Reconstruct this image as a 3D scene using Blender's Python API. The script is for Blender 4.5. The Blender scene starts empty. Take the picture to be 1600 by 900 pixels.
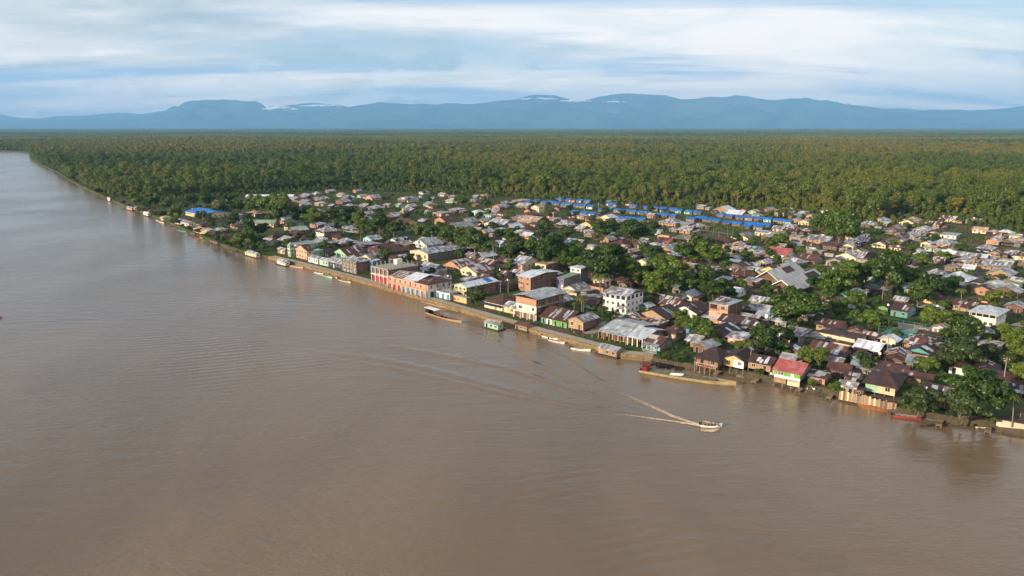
import bpy, math, random
import numpy as np
from mathutils import Vector, Matrix

# ------------------------------------------------------------------ camera, sky, sun, exposure
sc = bpy.context.scene
col = sc.collection
random.seed(11)
rng = np.random.default_rng(11)

CAM_H, FPX = 80.0, 1142.0                      # metres above the river; focal length in 1600-px pixels
PITCH = math.atan(251.5 / FPX)
cam_d = bpy.data.cameras.new("camera")
cam = bpy.data.objects.new("camera", cam_d); col.objects.link(cam)
cam.location = (0, 0, CAM_H)
cam.rotation_euler = (math.pi / 2 - PITCH, 0, 0)
cam_d.sensor_width = 36.0
cam_d.lens = FPX / 1600 * 36
cam_d.clip_start = 1.0
cam_d.clip_end = 120000.0
sc.camera = cam

SUN_EL = math.radians(16.5)
SUN_AZ = math.atan2(-0.84, -0.54)              # compass angle (x, y) of the sun: behind and left of the camera
SUN_V = Vector((math.sin(SUN_AZ) * math.cos(SUN_EL), math.cos(SUN_AZ) * math.cos(SUN_EL), math.sin(SUN_EL)))
sun_d = bpy.data.lights.new("sun", 'SUN')
sun_d.energy = 5.0
sun_d.angle = math.radians(0.6)
sun_d.color = (1.0, 0.81, 0.60)
sun = bpy.data.objects.new("sun", sun_d); col.objects.link(sun)
sun.rotation_euler = (-SUN_V).to_track_quat('-Z', 'Y').to_euler()
sun.location = (0, 0, 300)

world = bpy.data.worlds.new("World")
sc.world = world
world.use_nodes = True
def build_world():
    nt = world.node_tree; N = nt.nodes; L = nt.links
    N.clear()
    out = N.new('ShaderNodeOutputWorld'); bg = N.new('ShaderNodeBackground')
    bg.inputs['Strength'].default_value = 0.105
    L.new(bg.outputs[0], out.inputs[0])
    sky = N.new('ShaderNodeTexSky'); sky.sky_type = 'NISHITA'; sky.sun_disc = False
    sky.sun_elevation = SUN_EL; sky.sun_rotation = SUN_AZ
    sky.altitude = 0; sky.air_density = 1.0; sky.dust_density = 0.6; sky.ozone_density = 1.0
    tc = N.new('ShaderNodeTexCoord'); sep = N.new('ShaderNodeSeparateXYZ')
    L.new(tc.outputs['Generated'], sep.inputs[0])
    def m(op, a, b=None, clamp=False):
        n = N.new('ShaderNodeMath'); n.operation = op; n.use_clamp = clamp
        for i, s in enumerate((a, b)):
            if s is None: continue
            if isinstance(s, (int, float)): n.inputs[i].default_value = s
            else: L.new(s, n.inputs[i])
        return n.outputs[0]
    zc = m('MAXIMUM', sep.outputs[2], 0.0)
    za = m('ADD', zc, 0.13)
    px = m('DIVIDE', sep.outputs[0], za); py = m('DIVIDE', sep.outputs[1], za)
    comb = N.new('ShaderNodeCombineXYZ'); L.new(px, comb.inputs[0]); L.new(py, comb.inputs[1])
    def noise(scale, sx, sy, det, rough, off, dist=0.0):
        mp = N.new('ShaderNodeMapping'); mp.inputs['Scale'].default_value = (sx, sy, 1); mp.inputs['Location'].default_value = off
        mp.inputs['Rotation'].default_value = (0, 0, 0.12)
        L.new(comb.outputs[0], mp.inputs[0])
        n = N.new('ShaderNodeTexNoise'); n.inputs['Scale'].default_value = scale
        n.inputs['Detail'].default_value = det; n.inputs['Roughness'].default_value = rough; n.inputs['Distortion'].default_value = dist
        L.new(mp.outputs[0], n.inputs['Vector'])
        return n.outputs[0]
    def ramp(v, a, b):
        n = N.new('ShaderNodeMapRange'); n.interpolation_type = 'SMOOTHSTEP'
        n.inputs[1].default_value = a; n.inputs[2].default_value = b
        L.new(v, n.inputs[0]); return n.outputs[0]
    n1 = noise(0.42, 0.8, 1.0, 8, 0.58, (3.3, 1.7, 0), 0.7)      # broad sheets of high cloud
    n2 = noise(1.5, 0.75, 1.3, 9, 0.65, (7.1, 4.2, 0), 0.6)        # streaks inside them
    n3 = noise(0.62, 0.45, 1.3, 6, 0.55, (1.1, 9.4, 0), 0.5)         # thicker grey-blue underside
    cover = m('ADD', ramp(n1, 0.36, 0.60), m('MULTIPLY', m('SUBTRACT', n2, 0.5), 1.7), True)
    cover = m('MULTIPLY', cover, 0.8)
    low = N.new('ShaderNodeMapRange'); low.interpolation_type = 'SMOOTHSTEP'; low.inputs[1].default_value = 0.0; low.inputs[2].default_value = 0.16; low.inputs[3].default_value = 0.55; low.inputs[4].default_value = 0.12
    L.new(zc, low.inputs[0])                                      # sheets overlap towards the horizon
    cover = m('ADD', cover, low.outputs[0], True)
    cc = N.new('ShaderNodeMix'); cc.data_type = 'RGBA'
    lit = N.new('ShaderNodeMix'); lit.data_type = 'RGBA'          # sunlit cloud: whiter overhead, warmer where it is seen edge-on low down
    lit.inputs['A'].default_value = (8.0, 7.8, 7.6, 1); lit.inputs['B'].default_value = (14.4, 11.6, 9.1, 1)
    L.new(m('MULTIPLY', low.outputs[0], 2.0, True), lit.inputs['Factor']); L.new(lit.outputs['Result'], cc.inputs['A'])
    cc.inputs['B'].default_value = (4.7, 5.6, 6.7, 1)             # shaded grey-blue cloud
    L.new(ramp(n3, 0.44, 0.60), cc.inputs['Factor'])
    base = N.new('ShaderNodeMix'); base.data_type = 'RGBA'; base.blend_type = 'MULTIPLY'
    base.inputs['Factor'].default_value = 1.0
    base.inputs['B'].default_value = (1.08, 1.02, 0.98, 1)
    L.new(sky.outputs[0], base.inputs['A'])
    mp = N.new('ShaderNodeMapping'); mp.inputs['Scale'].default_value = (1, 1, 2.6); mp.inputs['Location'].default_value = (0.37, 0.2, 0.05); L.new(tc.outputs['Generated'], mp.inputs[0])
    nh = N.new('ShaderNodeTexNoise'); nh.inputs['Scale'].default_value = 9.0; nh.inputs['Detail'].default_value = 9; nh.inputs['Roughness'].default_value = 0.58; L.new(mp.outputs[0], nh.inputs['Vector'])
    hb = N.new('ShaderNodeMapRange'); hb.interpolation_type = 'SMOOTHSTEP'; hb.inputs[1].default_value = 0.115; hb.inputs[2].default_value = 0.05; L.new(sep.outputs[2], hb.inputs[0])
    heap = m('MULTIPLY', ramp(nh.outputs[0], 0.50, 0.60), m('MULTIPLY', hb.outputs[0], 0.75))     # heaped clouds stand low over the range all round
    hm = N.new('ShaderNodeMix'); hm.data_type = 'RGBA'; hm.inputs['B'].default_value = (12.5, 11.2, 10.2, 1); L.new(heap, hm.inputs['Factor']); L.new(base.outputs['Result'], hm.inputs['A'])
    mx = N.new('ShaderNodeMix'); mx.data_type = 'RGBA'
    cover = m('MULTIPLY', cover, m('SUBTRACT', 1.0, m('MULTIPLY', heap, 0.8)))
    L.new(cover, mx.inputs['Factor']); L.new(hm.outputs['Result'], mx.inputs['A']); L.new(cc.outputs['Result'], mx.inputs['B'])
    L.new(mx.outputs['Result'], bg.inputs['Color'])
build_world()
world.cycles.sampling_method = 'AUTOMATIC'

vs = sc.view_settings
vs.view_transform = 'Standard'; vs.look = 'None'; vs.exposure = 0.45; vs.gamma = 1.0; vs.use_curve_mapping = False
cy = sc.cycles
cy.use_denoising = True
try: cy.denoiser = 'OPENIMAGEDENOISE'
except Exception: pass
cy.max_bounces = 6; cy.diffuse_bounces = 2; cy.glossy_bounces = 3; cy.transmission_bounces = 3
cy.volume_bounces = 3; cy.transparent_max_bounces = 8
cy.caustics_reflective = False; cy.caustics_refractive = False

# ------------------------------------------------------------------ helpers
SP, CP = math.sin(PITCH), math.cos(PITCH)
def P(u, v, z=0.0):
    """photo pixel (1600 x 900) -> point of the place at height z"""
    dx = (u - 800.0) / FPX; dy = (450.0 - v) / FPX
    ry = CP + dy * SP; rz = -SP + dy * CP
    t = (z - CAM_H) / rz
    return Vector((dx * t, ry * t, z))
def ppm(u, v, z=0.0):
    """pixels of the photo per metre at that point"""
    p = P(u, v, z)
    d = p.y * CP + (CAM_H - z) * SP
    return FPX / d
def proj(x, y, z=0.0):
    d = y * CP + (CAM_H - z) * SP
    up = y * SP - (CAM_H - z) * CP
    return 800 + FPX * x / d, 450 - FPX * up / d

def lin(c):
    """sRGB 0-255 -> linear"""
    return tuple(((x / 255) / 12.92 if x / 255 <= 0.04045 else ((x / 255 + 0.055) / 1.055) ** 2.4) for x in c)

class MB:
    """collects faces with a material index, builds one mesh object"""
    def __init__(s): s.v = []; s.f = []; s.m = []
    def quad(s, a, b, c, d, mi=0):
        n = len(s.v); s.v += [tuple(a), tuple(b), tuple(c), tuple(d)]; s.f.append((n, n + 1, n + 2, n + 3)); s.m.append(mi)
    def tri(s, a, b, c, mi=0):
        n = len(s.v); s.v += [tuple(a), tuple(b), tuple(c)]; s.f.append((n, n + 1, n + 2)); s.m.append(mi)
    def poly(s, pts, mi=0):
        n = len(s.v); s.v += [tuple(p) for p in pts]; s.f.append(tuple(range(n, n + len(pts)))); s.m.append(mi)
    def hexa(s, c, mi=0):
        """8 corners: bottom 0-3 counter-clockwise, top 4-7"""
        n = len(s.v); s.v += [tuple(p) for p in c]
        for q in ((3, 2, 1, 0), (4, 5, 6, 7), (0, 1, 5, 4), (1, 2, 6, 5), (2, 3, 7, 6), (3, 0, 4, 7)):
            s.f.append(tuple(n + i for i in q)); s.m.append(mi)
    def box(s, x0, x1, y0, y1, z0, z1, mi=0):
        s.hexa([(x0, y0, z0), (x1, y0, z0), (x1, y1, z0), (x0, y1, z0), (x0, y0, z1), (x1, y0, z1), (x1, y1, z1), (x0, y1, z1)], mi)
    def tube(s, pts, rad, n=6, mi=0, cap=True):
        pts = [Vector(p) for p in pts]
        rad = rad if isinstance(rad, (list, tuple)) else [rad] * len(pts)
        base = len(s.v)
        for i, p in enumerate(pts):
            d = (pts[min(i + 1, len(pts) - 1)] - pts[max(i - 1, 0)]).normalized()
            a = d.orthogonal().normalized() if abs(d.z) < 0.95 else Vector((1, 0, 0)).cross(d).normalized()
            b = d.cross(a)
            for k in range(n):
                t = 2 * math.pi * k / n
                s.v.append(tuple(p + (a * math.cos(t) + b * math.sin(t)) * rad[i]))
        for i in range(len(pts) - 1):
            for k in range(n):
                s.f.append((base + i * n + k, base + i * n + (k + 1) % n, base + (i + 1) * n + (k + 1) % n, base + (i + 1) * n + k)); s.m.append(mi)
        if cap:
            s.f.append(tuple(base + k for k in reversed(range(n)))); s.m.append(mi)
            s.f.append(tuple(base + (len(pts) - 1) * n + k for k in range(n))); s.m.append(mi)
    def loft(s, rings, mi=0, close=True, caps=True):
        n = len(rings[0]); base = len(s.v)
        for r in rings: s.v += [tuple(p) for p in r]
        for i in range(len(rings) - 1):
            for k in range(n if close else n - 1):
                s.f.append((base + i * n + k, base + i * n + (k + 1) % n, base + (i + 1) * n + (k + 1) % n, base + (i + 1) * n + k)); s.m.append(mi)
        if caps:
            s.f.append(tuple(base + k for k in reversed(range(n)))); s.m.append(mi)
            s.f.append(tuple(base + (len(rings) - 1) * n + k for k in range(n))); s.m.append(mi)
    def mesh(s, name, mats, smooth=False):
        me = bpy.data.meshes.new(name)
        me.from_pydata(s.v, [], s.f)
        mats = mats if isinstance(mats, (list, tuple)) else [mats]
        for m_ in mats: me.materials.append(m_)
        if len(mats) > 1: me.polygons.foreach_set('material_index', s.m)
        if smooth: me.polygons.foreach_set('use_smooth', [True] * len(me.polygons))
        me.update()
        return me
    def build(s, name, mats, parent=None, smooth=False):
        return link(name, s.mesh(name, mats, smooth), parent)

def link(name, data, parent=None, loc=None, rz=None, scale=None):
    o = bpy.data.objects.new(name, data); col.objects.link(o)
    if parent is not None: o.parent = parent
    if loc is not None: o.location = loc
    if rz is not None: o.rotation_euler = (0, 0, rz)
    if scale is not None: o.scale = scale
    return o
def tag(o, label=None, cat=None, group=None, kind=None):
    if label: o['label'] = label
    if cat: o['category'] = cat
    if group: o['group'] = group
    if kind: o['kind'] = kind
    return o
def empty(name, loc, rz=0.0):
    o = link(name, None, None, loc, rz); o.empty_display_size = 0.5
    return o

# ------------------------------------------------------------------ materials
MATS = {}
def newmat(name):
    m = bpy.data.materials.new(name); m.use_nodes = True
    nt = m.node_tree; N = nt.nodes
    b = N['Principled BSDF']; o = N['Material Output']
    return m, nt, N, nt.links, b, o
def nd(N, t, **kw):
    n = N.new(t)
    for k, v in kw.items():
        if k in n.inputs: n.inputs[k].default_value = v
        else: setattr(n, k, v)
    return n
def mixc(N, L, f, a, b, blend='MIX'):
    n = N.new('ShaderNodeMix'); n.data_type = 'RGBA'; n.blend_type = blend
    for k, v in (('Factor', f), ('A', a), ('B', b)):
        if isinstance(v, (int, float)): n.inputs[k].default_value = v
        elif isinstance(v, tuple): n.inputs[k].default_value = (*v[:3], 1)
        else: L.new(v, n.inputs[k])
    return n.outputs['Result']
def mth(N, L, op, a, b=None, clamp=False):
    n = N.new('ShaderNodeMath'); n.operation = op; n.use_clamp = clamp
    for i, s in enumerate((a, b)):
        if s is None: continue
        if isinstance(s, (int, float)): n.inputs[i].default_value = s
        else: L.new(s, n.inputs[i])
    return n.outputs[0]
def mrange(N, L, v, a, b, lo=0.0, hi=1.0):
    n = N.new('ShaderNodeMapRange'); n.interpolation_type = 'SMOOTHSTEP'
    n.inputs[1].default_value = a; n.inputs[2].default_value = b; n.inputs[3].default_value = lo; n.inputs[4].default_value = hi
    L.new(v, n.inputs[0]); return n.outputs[0]

def plain(key, c, rough=0.8, var=0.25, scale=1.5, metal=0.0, spec=0.3):
    """painted / weathered surface: colour with mottled dirt and a per-object shift"""
    if key in MATS: return MATS[key]
    m, nt, N, L, b, o = newmat(key)
    tc = nd(N, 'ShaderNodeTexCoord'); oi = nd(N, 'ShaderNodeObjectInfo')
    off = N.new('ShaderNodeVectorMath'); off.operation = 'ADD'
    L.new(tc.outputs['Object'], off.inputs[0])
    cb = N.new('ShaderNodeCombineXYZ'); r7 = mth(N, L, 'MULTIPLY', oi.outputs['Random'], 57.0)
    L.new(r7, cb.inputs[0]); L.new(r7, cb.inputs[1]); L.new(cb.outputs[0], off.inputs[1])
    n1 = nd(N, 'ShaderNodeTexNoise', Scale=scale, Detail=5.0, Roughness=0.65); L.new(off.outputs[0], n1.inputs['Vector'])
    mp = nd(N, 'ShaderNodeMapping'); mp.inputs['Scale'].default_value = (2.5, 2.5, 0.35); L.new(off.outputs[0], mp.inputs[0])
    n2 = nd(N, 'ShaderNodeTexNoise', Scale=1.3, Detail=4.0, Roughness=0.6); L.new(mp.outputs[0], n2.inputs['Vector'])
    d = tuple(x * 0.5 for x in c); lt = tuple(min(1, x * 1.12) for x in c)
    k1 = mixc(N, L, mrange(N, L, n1.outputs[0], 0.35, 0.7), lt, mixc(N, L, var, c, d))
    k2 = mixc(N, L, mth(N, L, 'MULTIPLY', mrange(N, L, n2.outputs[0], 0.5, 0.75), var * 1.3, True), k1, (d[0] * 0.9, d[1] * 0.85, d[2] * 0.8))
    hs = nd(N, 'ShaderNodeHueSaturation'); L.new(k2, hs.inputs['Color'])
    L.new(mth(N, L, 'ADD', mth(N, L, 'MULTIPLY', oi.outputs['Random'], 0.3), 0.85), hs.inputs['Value'])
    L.new(hs.outputs[0], b.inputs['Base Color'])
    b.inputs['Roughness'].default_value = rough; b.inputs['Metallic'].default_value = metal
    b.inputs['Specular IOR Level'].default_value = spec
    MATS[key] = m
    return m

def roofmat(key, c1, c2, c3, p2=0.3, p3=0.1, rough=0.55, metal=0.0, sheet=0.95, row=2.4):
    """corrugated sheets: each sheet its own shade; c2, c3 = how some of the sheets have weathered"""
    if key in MATS: return MATS[key]
    m, nt, N, L, b, o = newmat(key)
    tc = nd(N, 'ShaderNodeTexCoord'); oi = nd(N, 'ShaderNodeObjectInfo')
    sx = N.new('ShaderNodeSeparateXYZ'); L.new(tc.outputs['Object'], sx.inputs[0])
    fx = mth(N, L, 'FLOOR', mth(N, L, 'DIVIDE', sx.outputs[0], sheet))
    fy = mth(N, L, 'FLOOR', mth(N, L, 'DIVIDE', sx.outputs[1], row))
    cb = N.new('ShaderNodeCombineXYZ'); L.new(fx, cb.inputs[0]); L.new(fy, cb.inputs[1]); L.new(mth(N, L, 'MULTIPLY', oi.outputs['Random'], 91.0), cb.inputs[2])
    wn = nd(N, 'ShaderNodeTexWhiteNoise', noise_dimensions='3D'); L.new(cb.outputs[0], wn.inputs['Vector'])
    cb2 = N.new('ShaderNodeVectorMath'); cb2.operation = 'ADD'; L.new(tc.outputs['Object'], cb2.inputs[0])
    c9 = N.new('ShaderNodeCombineXYZ'); L.new(mth(N, L, 'MULTIPLY', oi.outputs['Random'], 77.0), c9.inputs[0]); L.new(c9.outputs[0], cb2.inputs[1])
    n1 = nd(N, 'ShaderNodeTexNoise', Scale=0.35, Detail=6.0, Roughness=0.65); L.new(cb2.outputs[0], n1.inputs['Vector'])
    n2 = nd(N, 'ShaderNodeTexNoise', Scale=2.2, Detail=4.0, Roughness=0.7); L.new(cb2.outputs[0], n2.inputs['Vector'])
    # weathering grows in patches, a few whole sheets differ
    w = mth(N, L, 'ADD', mrange(N, L, n1.outputs[0], 0.62 - p2 * 0.5, 0.78 - p2 * 0.45), mth(N, L, 'MULTIPLY', mth(N, L, 'LESS_THAN', wn.outputs['Value'], p2 * 0.5), 0.8), True)
    k = mixc(N, L, w, c1, c2)
    k = mixc(N, L, mth(N, L, 'GREATER_THAN', wn.outputs['Value'], 1.0 - p3), k, c3)
    hs = nd(N, 'ShaderNodeHueSaturation'); L.new(k, hs.inputs['Color'])
    val = mth(N, L, 'ADD', mth(N, L, 'MULTIPLY', wn.outputs['Color'] if False else wn.outputs['Value'], 0.18), 0.82)
    val = mth(N, L, 'MULTIPLY', val, mth(N, L, 'ADD', mth(N, L, 'MULTIPLY', n2.outputs[0], 0.5), 0.75))
    val = mth(N, L, 'MULTIPLY', val, mth(N, L, 'ADD', mth(N, L, 'MULTIPLY', oi.outputs['Random'], 0.35), 0.82))
    L.new(val, hs.inputs['Value'])
    L.new(hs.outputs[0], b.inputs['Base Color'])
    wv = nd(N, 'ShaderNodeTexWave', Scale=5.0, Distortion=0.0); wv.bands_direction = 'X'; L.new(tc.outputs['Object'], wv.inputs['Vector'])
    bp = nd(N, 'ShaderNodeBump', Strength=0.35, Distance=0.03); L.new(wv.outputs['Fac'] if 'Fac' in wv.outputs else wv.outputs[1], bp.inputs['Height'])
    L.new(bp.outputs[0], b.inputs['Normal'])
    b.inputs['Roughness'].default_value = rough; b.inputs['Metallic'].default_value = metal
    b.inputs['Specular IOR Level'].default_value = 0.4
    MATS[key] = m
    return m

def leafmat(key, cols, trans=0.3, scale=0.004, instanced=False):
    """foliage: species colour differs from tree to tree (and, in the forest, from stand to stand)"""
    if key in MATS: return MATS[key]
    m, nt, N, L, b, o = newmat(key)
    N.remove(b)
    oi = nd(N, 'ShaderNodeObjectInfo')
    cr = N.new('ShaderNodeValToRGB'); e = cr.color_ramp.elements
    while len(e) < len(cols): e.new(0.5)
    for i, c in enumerate(cols): e[i].position = i / (len(cols) - 1); e[i].color = (*c, 1)
    f = oi.outputs['Random']
    if instanced:
        n = nd(N, 'ShaderNodeTexNoise', Scale=scale, Detail=4.0, Roughness=0.6); L.new(oi.outputs['Location'], n.inputs['Vector'])
        f = mth(N, L, 'ADD', mth(N, L, 'MULTIPLY', oi.outputs['Random'], 0.26), mth(N, L, 'MULTIPLY', mrange(N, L, n.outputs[0], 0.30, 0.64), 0.52), True)
        sl = N.new('ShaderNodeSeparateXYZ'); L.new(oi.outputs['Location'], sl.inputs[0])      # drier swamp forest begins about a kilometre behind the village
        dry = mth(N, L, 'MULTIPLY', mrange(N, L, mth(N, L, 'ADD', sl.outputs[1], mth(N, L, 'MULTIPLY', sl.outputs[0], 0.45)), 1050.0, 2100.0), 0.25)
        wet = mrange(N, L, sl.outputs[1], 4200.0, 7000.0, 0.0, -0.22)
        f = mth(N, L, 'ADD', f, mth(N, L, 'ADD', dry, wet), True)
    L.new(f, cr.inputs[0])
    g = N.new('ShaderNodeNewGeometry')
    rv = mth(N, L, 'ADD', mth(N, L, 'MULTIPLY', g.outputs['Random Per Island'], 0.75), 0.6)
    hs = nd(N, 'ShaderNodeHueSaturation'); L.new(cr.outputs[0], hs.inputs['Color']); L.new(rv, hs.inputs['Value'])
    L.new(mth(N, L, 'ADD', mth(N, L, 'MULTIPLY', g.outputs['Random Per Island'], 0.05), 0.475), hs.inputs['Hue'])
    df = nd(N, 'ShaderNodeBsdfDiffuse'); L.new(hs.outputs[0], df.inputs['Color'])
    tr = nd(N, 'ShaderNodeBsdfTranslucent')
    hs2 = nd(N, 'ShaderNodeHueSaturation', Value=1.3, Saturation=1.1); L.new(hs.outputs[0], hs2.inputs['Color']); L.new(hs2.outputs[0], tr.inputs['Color'])
    mx = nd(N, 'ShaderNodeMixShader'); mx.inputs[0].default_value = trans
    L.new(df.outputs[0], mx.inputs[1]); L.new(tr.outputs[0], mx.inputs[2])
    gl = nd(N, 'ShaderNodeBsdfGlossy', Roughness=0.45); gl.inputs['Color'].default_value = (0.8, 0.8, 0.8, 1)
    mx2 = nd(N, 'ShaderNodeMixShader'); mx2.inputs[0].default_value = 0.04
    L.new(mx.outputs[0], mx2.inputs[1]); L.new(gl.outputs[0], mx2.inputs[2])
    L.new(mx2.outputs[0], o.inputs[0])
    MATS[key] = m
    return m
# ------------------------------------------------------------------ the setting: river, land, forest, mountains
GZ = 1.7                                        # level of the village ground above the river
SHORE_PX = [(1760, 735), (1680, 702), (1620, 682), (1560, 668), (1500, 662), (1450, 653), (1405, 646), (1345, 627), (1290, 615), (1240, 605), (1200, 595), (1150, 584),
            (1085, 577), (1020, 564), (975, 560), (900, 539), (840, 523), (780, 505), (720, 488), (670, 473), (620, 458), (560, 441), (500, 425),
            (455, 413), (420, 405), (395, 399), (360, 389), (330, 377), (296, 363), (262, 348), (235, 337), (205, 326), (170, 312),
            (140, 298), (118, 287), (92, 271), (66, 258), (50, 249), (46, 244), (54, 239), (30, 236.5), (0, 235.5), (-80, 235), (-300, 240), (-700, 262)]
SHORE = [P(u, v, 0) for u, v in SHORE_PX]
FAR = 75000.0
LAND = [(p.x, p.y) for p in SHORE] + [(-FAR * 0.4, SHORE[-1].y + 3000), (-FAR, FAR), (FAR, FAR), (FAR, -300), (SHORE[0].x + 260, SHORE[0].y - 220)]
def inside(px, py, poly):
    px = np.asarray(px); py = np.asarray(py); r = np.zeros(px.shape, bool)
    n = len(poly); j = n - 1
    for i in range(n):
        xi, yi = poly[i][0], poly[i][1]; xj, yj = poly[j][0], poly[j][1]
        c = ((yi > py) != (yj > py)) & (px < (xj - xi) * (py - yi) / ((yj - yi) if yj != yi else 1e-9) + xi)
        r ^= c; j = i
    return r

def river_material():
    m, nt, N, L, b, o = newmat('muddy_water')
    tc = nd(N, 'ShaderNodeTexCoord')
    def mapped(sx, sy, rz, off=(0, 0, 0)):
        mp = nd(N, 'ShaderNodeMapping'); mp.inputs['Scale'].default_value = (sx, sy, 1); mp.inputs['Rotation'].default_value = (0, 0, rz); mp.inputs['Location'].default_value = off
        L.new(tc.outputs['Object'], mp.inputs[0]); return mp.outputs[0]
    def noise(vec, s, d=3.0, r=0.55, dist=0.0):
        n = nd(N, 'ShaderNodeTexNoise', Scale=s, Detail=d, Roughness=r, Distortion=dist); L.new(vec, n.inputs['Vector']); return n.outputs[0]
    silt = noise(mapped(1, 0.45, 0.78), 0.012, 6.0, 0.6, 0.6)
    silt2 = noise(mapped(1, 1, 0), 0.004, 3.0)
    k = mixc(N, L, mrange(N, L, silt, 0.3, 0.72), (0.150, 0.103, 0.060), (0.212, 0.147, 0.087))
    k = mixc(N, L, mth(N, L, 'MULTIPLY', mrange(N, L, silt2, 0.35, 0.7), 0.35), k, (0.118, 0.085, 0.055))
    L.new(k, b.inputs['Base Color'])
    b.inputs['Roughness'].default_value = 0.16; b.inputs['IOR'].default_value = 1.42
    # wind chop, longer swell and crossing boat swell, stronger in some patches
    chop = noise(mapped(0.55, 1.15, 0.25), 0.62, 3.0, 0.6, 0.3)
    small = noise(mapped(0.8, 1.3, 0.5), 2.0, 2.0, 0.6)
    swell = noise(mapped(0.35, 1.2, 0.18), 0.16, 3.0, 0.5, 0.5)
    patch = mrange(N, L, noise(mapped(1, 0.6, 0.6), 0.012, 3.0), 0.36, 0.64, 0.3, 1.35)
    wv = nd(N, 'ShaderNodeTexWave', Scale=0.085, Distortion=3.0, Detail=2.0); wv.inputs['Detail Scale'].default_value = 0.6
    wv.bands_direction = 'Y'; L.new(mapped(1, 1, -0.33), wv.inputs['Vector'])
    wmask = mrange(N, L, noise(mapped(0.7, 1, 0.3, (31, 12, 0)), 0.011, 2.0), 0.52, 0.72)
    h = mth(N, L, 'ADD', mth(N, L, 'MULTIPLY', chop, 0.55), mth(N, L, 'MULTIPLY', small, 0.13))
    h = mth(N, L, 'MULTIPLY', h, patch)
    h = mth(N, L, 'ADD', h, mth(N, L, 'MULTIPLY', swell, 0.9))
    h = mth(N, L, 'ADD', h, mth(N, L, 'MULTIPLY', mth(N, L, 'MULTIPLY', wv.outputs['Fac'], wmask), 0.55))
    bp = nd(N, 'ShaderNodeBump', Strength=0.8, Distance=0.38); L.new(h, bp.inputs['Height'])
    L.new(bp.outputs[0], b.inputs['Normal'])
    MATS['water'] = m
    return m

def ground_material():
    m, nt, N, L, b, o = newmat('village_ground')
    tc = nd(N, 'ShaderNodeTexCoord')
    def noise(s, d=5.0, r=0.6):
        n = nd(N, 'ShaderNodeTexNoise', Scale=s, Detail=d, Roughness=r); L.new(tc.outputs['Object'], n.inputs['Vector']); return n.outputs[0]
    g = mixc(N, L, mrange(N, L, noise(0.05), 0.35, 0.65), (0.042, 0.074, 0.016), (0.080, 0.108, 0.026))
    g = mixc(N, L, mrange(N, L, noise(0.9, 4), 0.4, 0.7), g, (0.03, 0.05, 0.014))
    d = mixc(N, L, mrange(N, L, noise(0.3), 0.35, 0.65), (0.13, 0.10, 0.07), (0.08, 0.06, 0.042))
    k = mixc(N, L, mrange(N, L, noise(0.03, 6.0), 0.47, 0.6), g, d)
    L.new(k, b.inputs['Base Color']); b.inputs['Roughness'].default_value = 0.95; b.inputs['Specular IOR Level'].default_value = 0.1
    bp = nd(N, 'ShaderNodeBump', Strength=0.6, Distance=0.3); L.new(noise(1.5, 5), bp.inputs['Height']); L.new(bp.outputs[0], b.inputs['Normal'])
    return m

river = MB()
river.quad((-FAR, -1500, 0), (FAR, -1500, 0), (FAR, FAR, 0), (-FAR, FAR, 0))
river = tag(river.build('river', river_material()), 'broad muddy brown river rippled by wind', None, None, 'structure')

MATS['ground'] = ground_material()
mud = plain('mud', (0.075, 0.062, 0.036), 0.9, 0.5, 0.6)
g = MB()
g.poly([(x, y, GZ) for x, y in LAND])
nS = len(SHORE)
# the bank: slopes from the ground level into the water
def shore_normal(i):
    a = SHORE[max(i - 1, 0)]; c = SHORE[min(i + 1, nS - 1)]
    d = (c - a); d.z = 0; d.normalize()
    return Vector((-d.y, d.x, 0)) if (Vector((-d.y, d.x, 0)).dot(Vector((-1, -1, 0))) > 0) else Vector((d.y, -d.x, 0))
for i in range(nS - 1):
    n0, n1 = shore_normal(i), shore_normal(i + 1)
    w0 = 0.12 if 420 <= SHORE_PX[i][0] <= 1020 else (2.2 if SHORE_PX[i][0] > 420 else 1.3 if SHORE_PX[i][0] > 165 else 0.3)
    a, c = SHORE[i], SHORE[i + 1]
    a0 = a + n0 * 0; c0 = c + n1 * 0
    g.quad((a0.x, a0.y, GZ), (c0.x, c0.y, GZ), tuple(c0 + n1 * w0 + Vector((0, 0, -0.6))), tuple(a0 + n0 * w0 + Vector((0, 0, -0.6))), 0 if SHORE_PX[i][0] < 420 else 1)
ground = tag(g.build('ground', [MATS['ground'], mud]), 'flat grassy ground of the village and jungle', None, None, 'structure')

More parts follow.
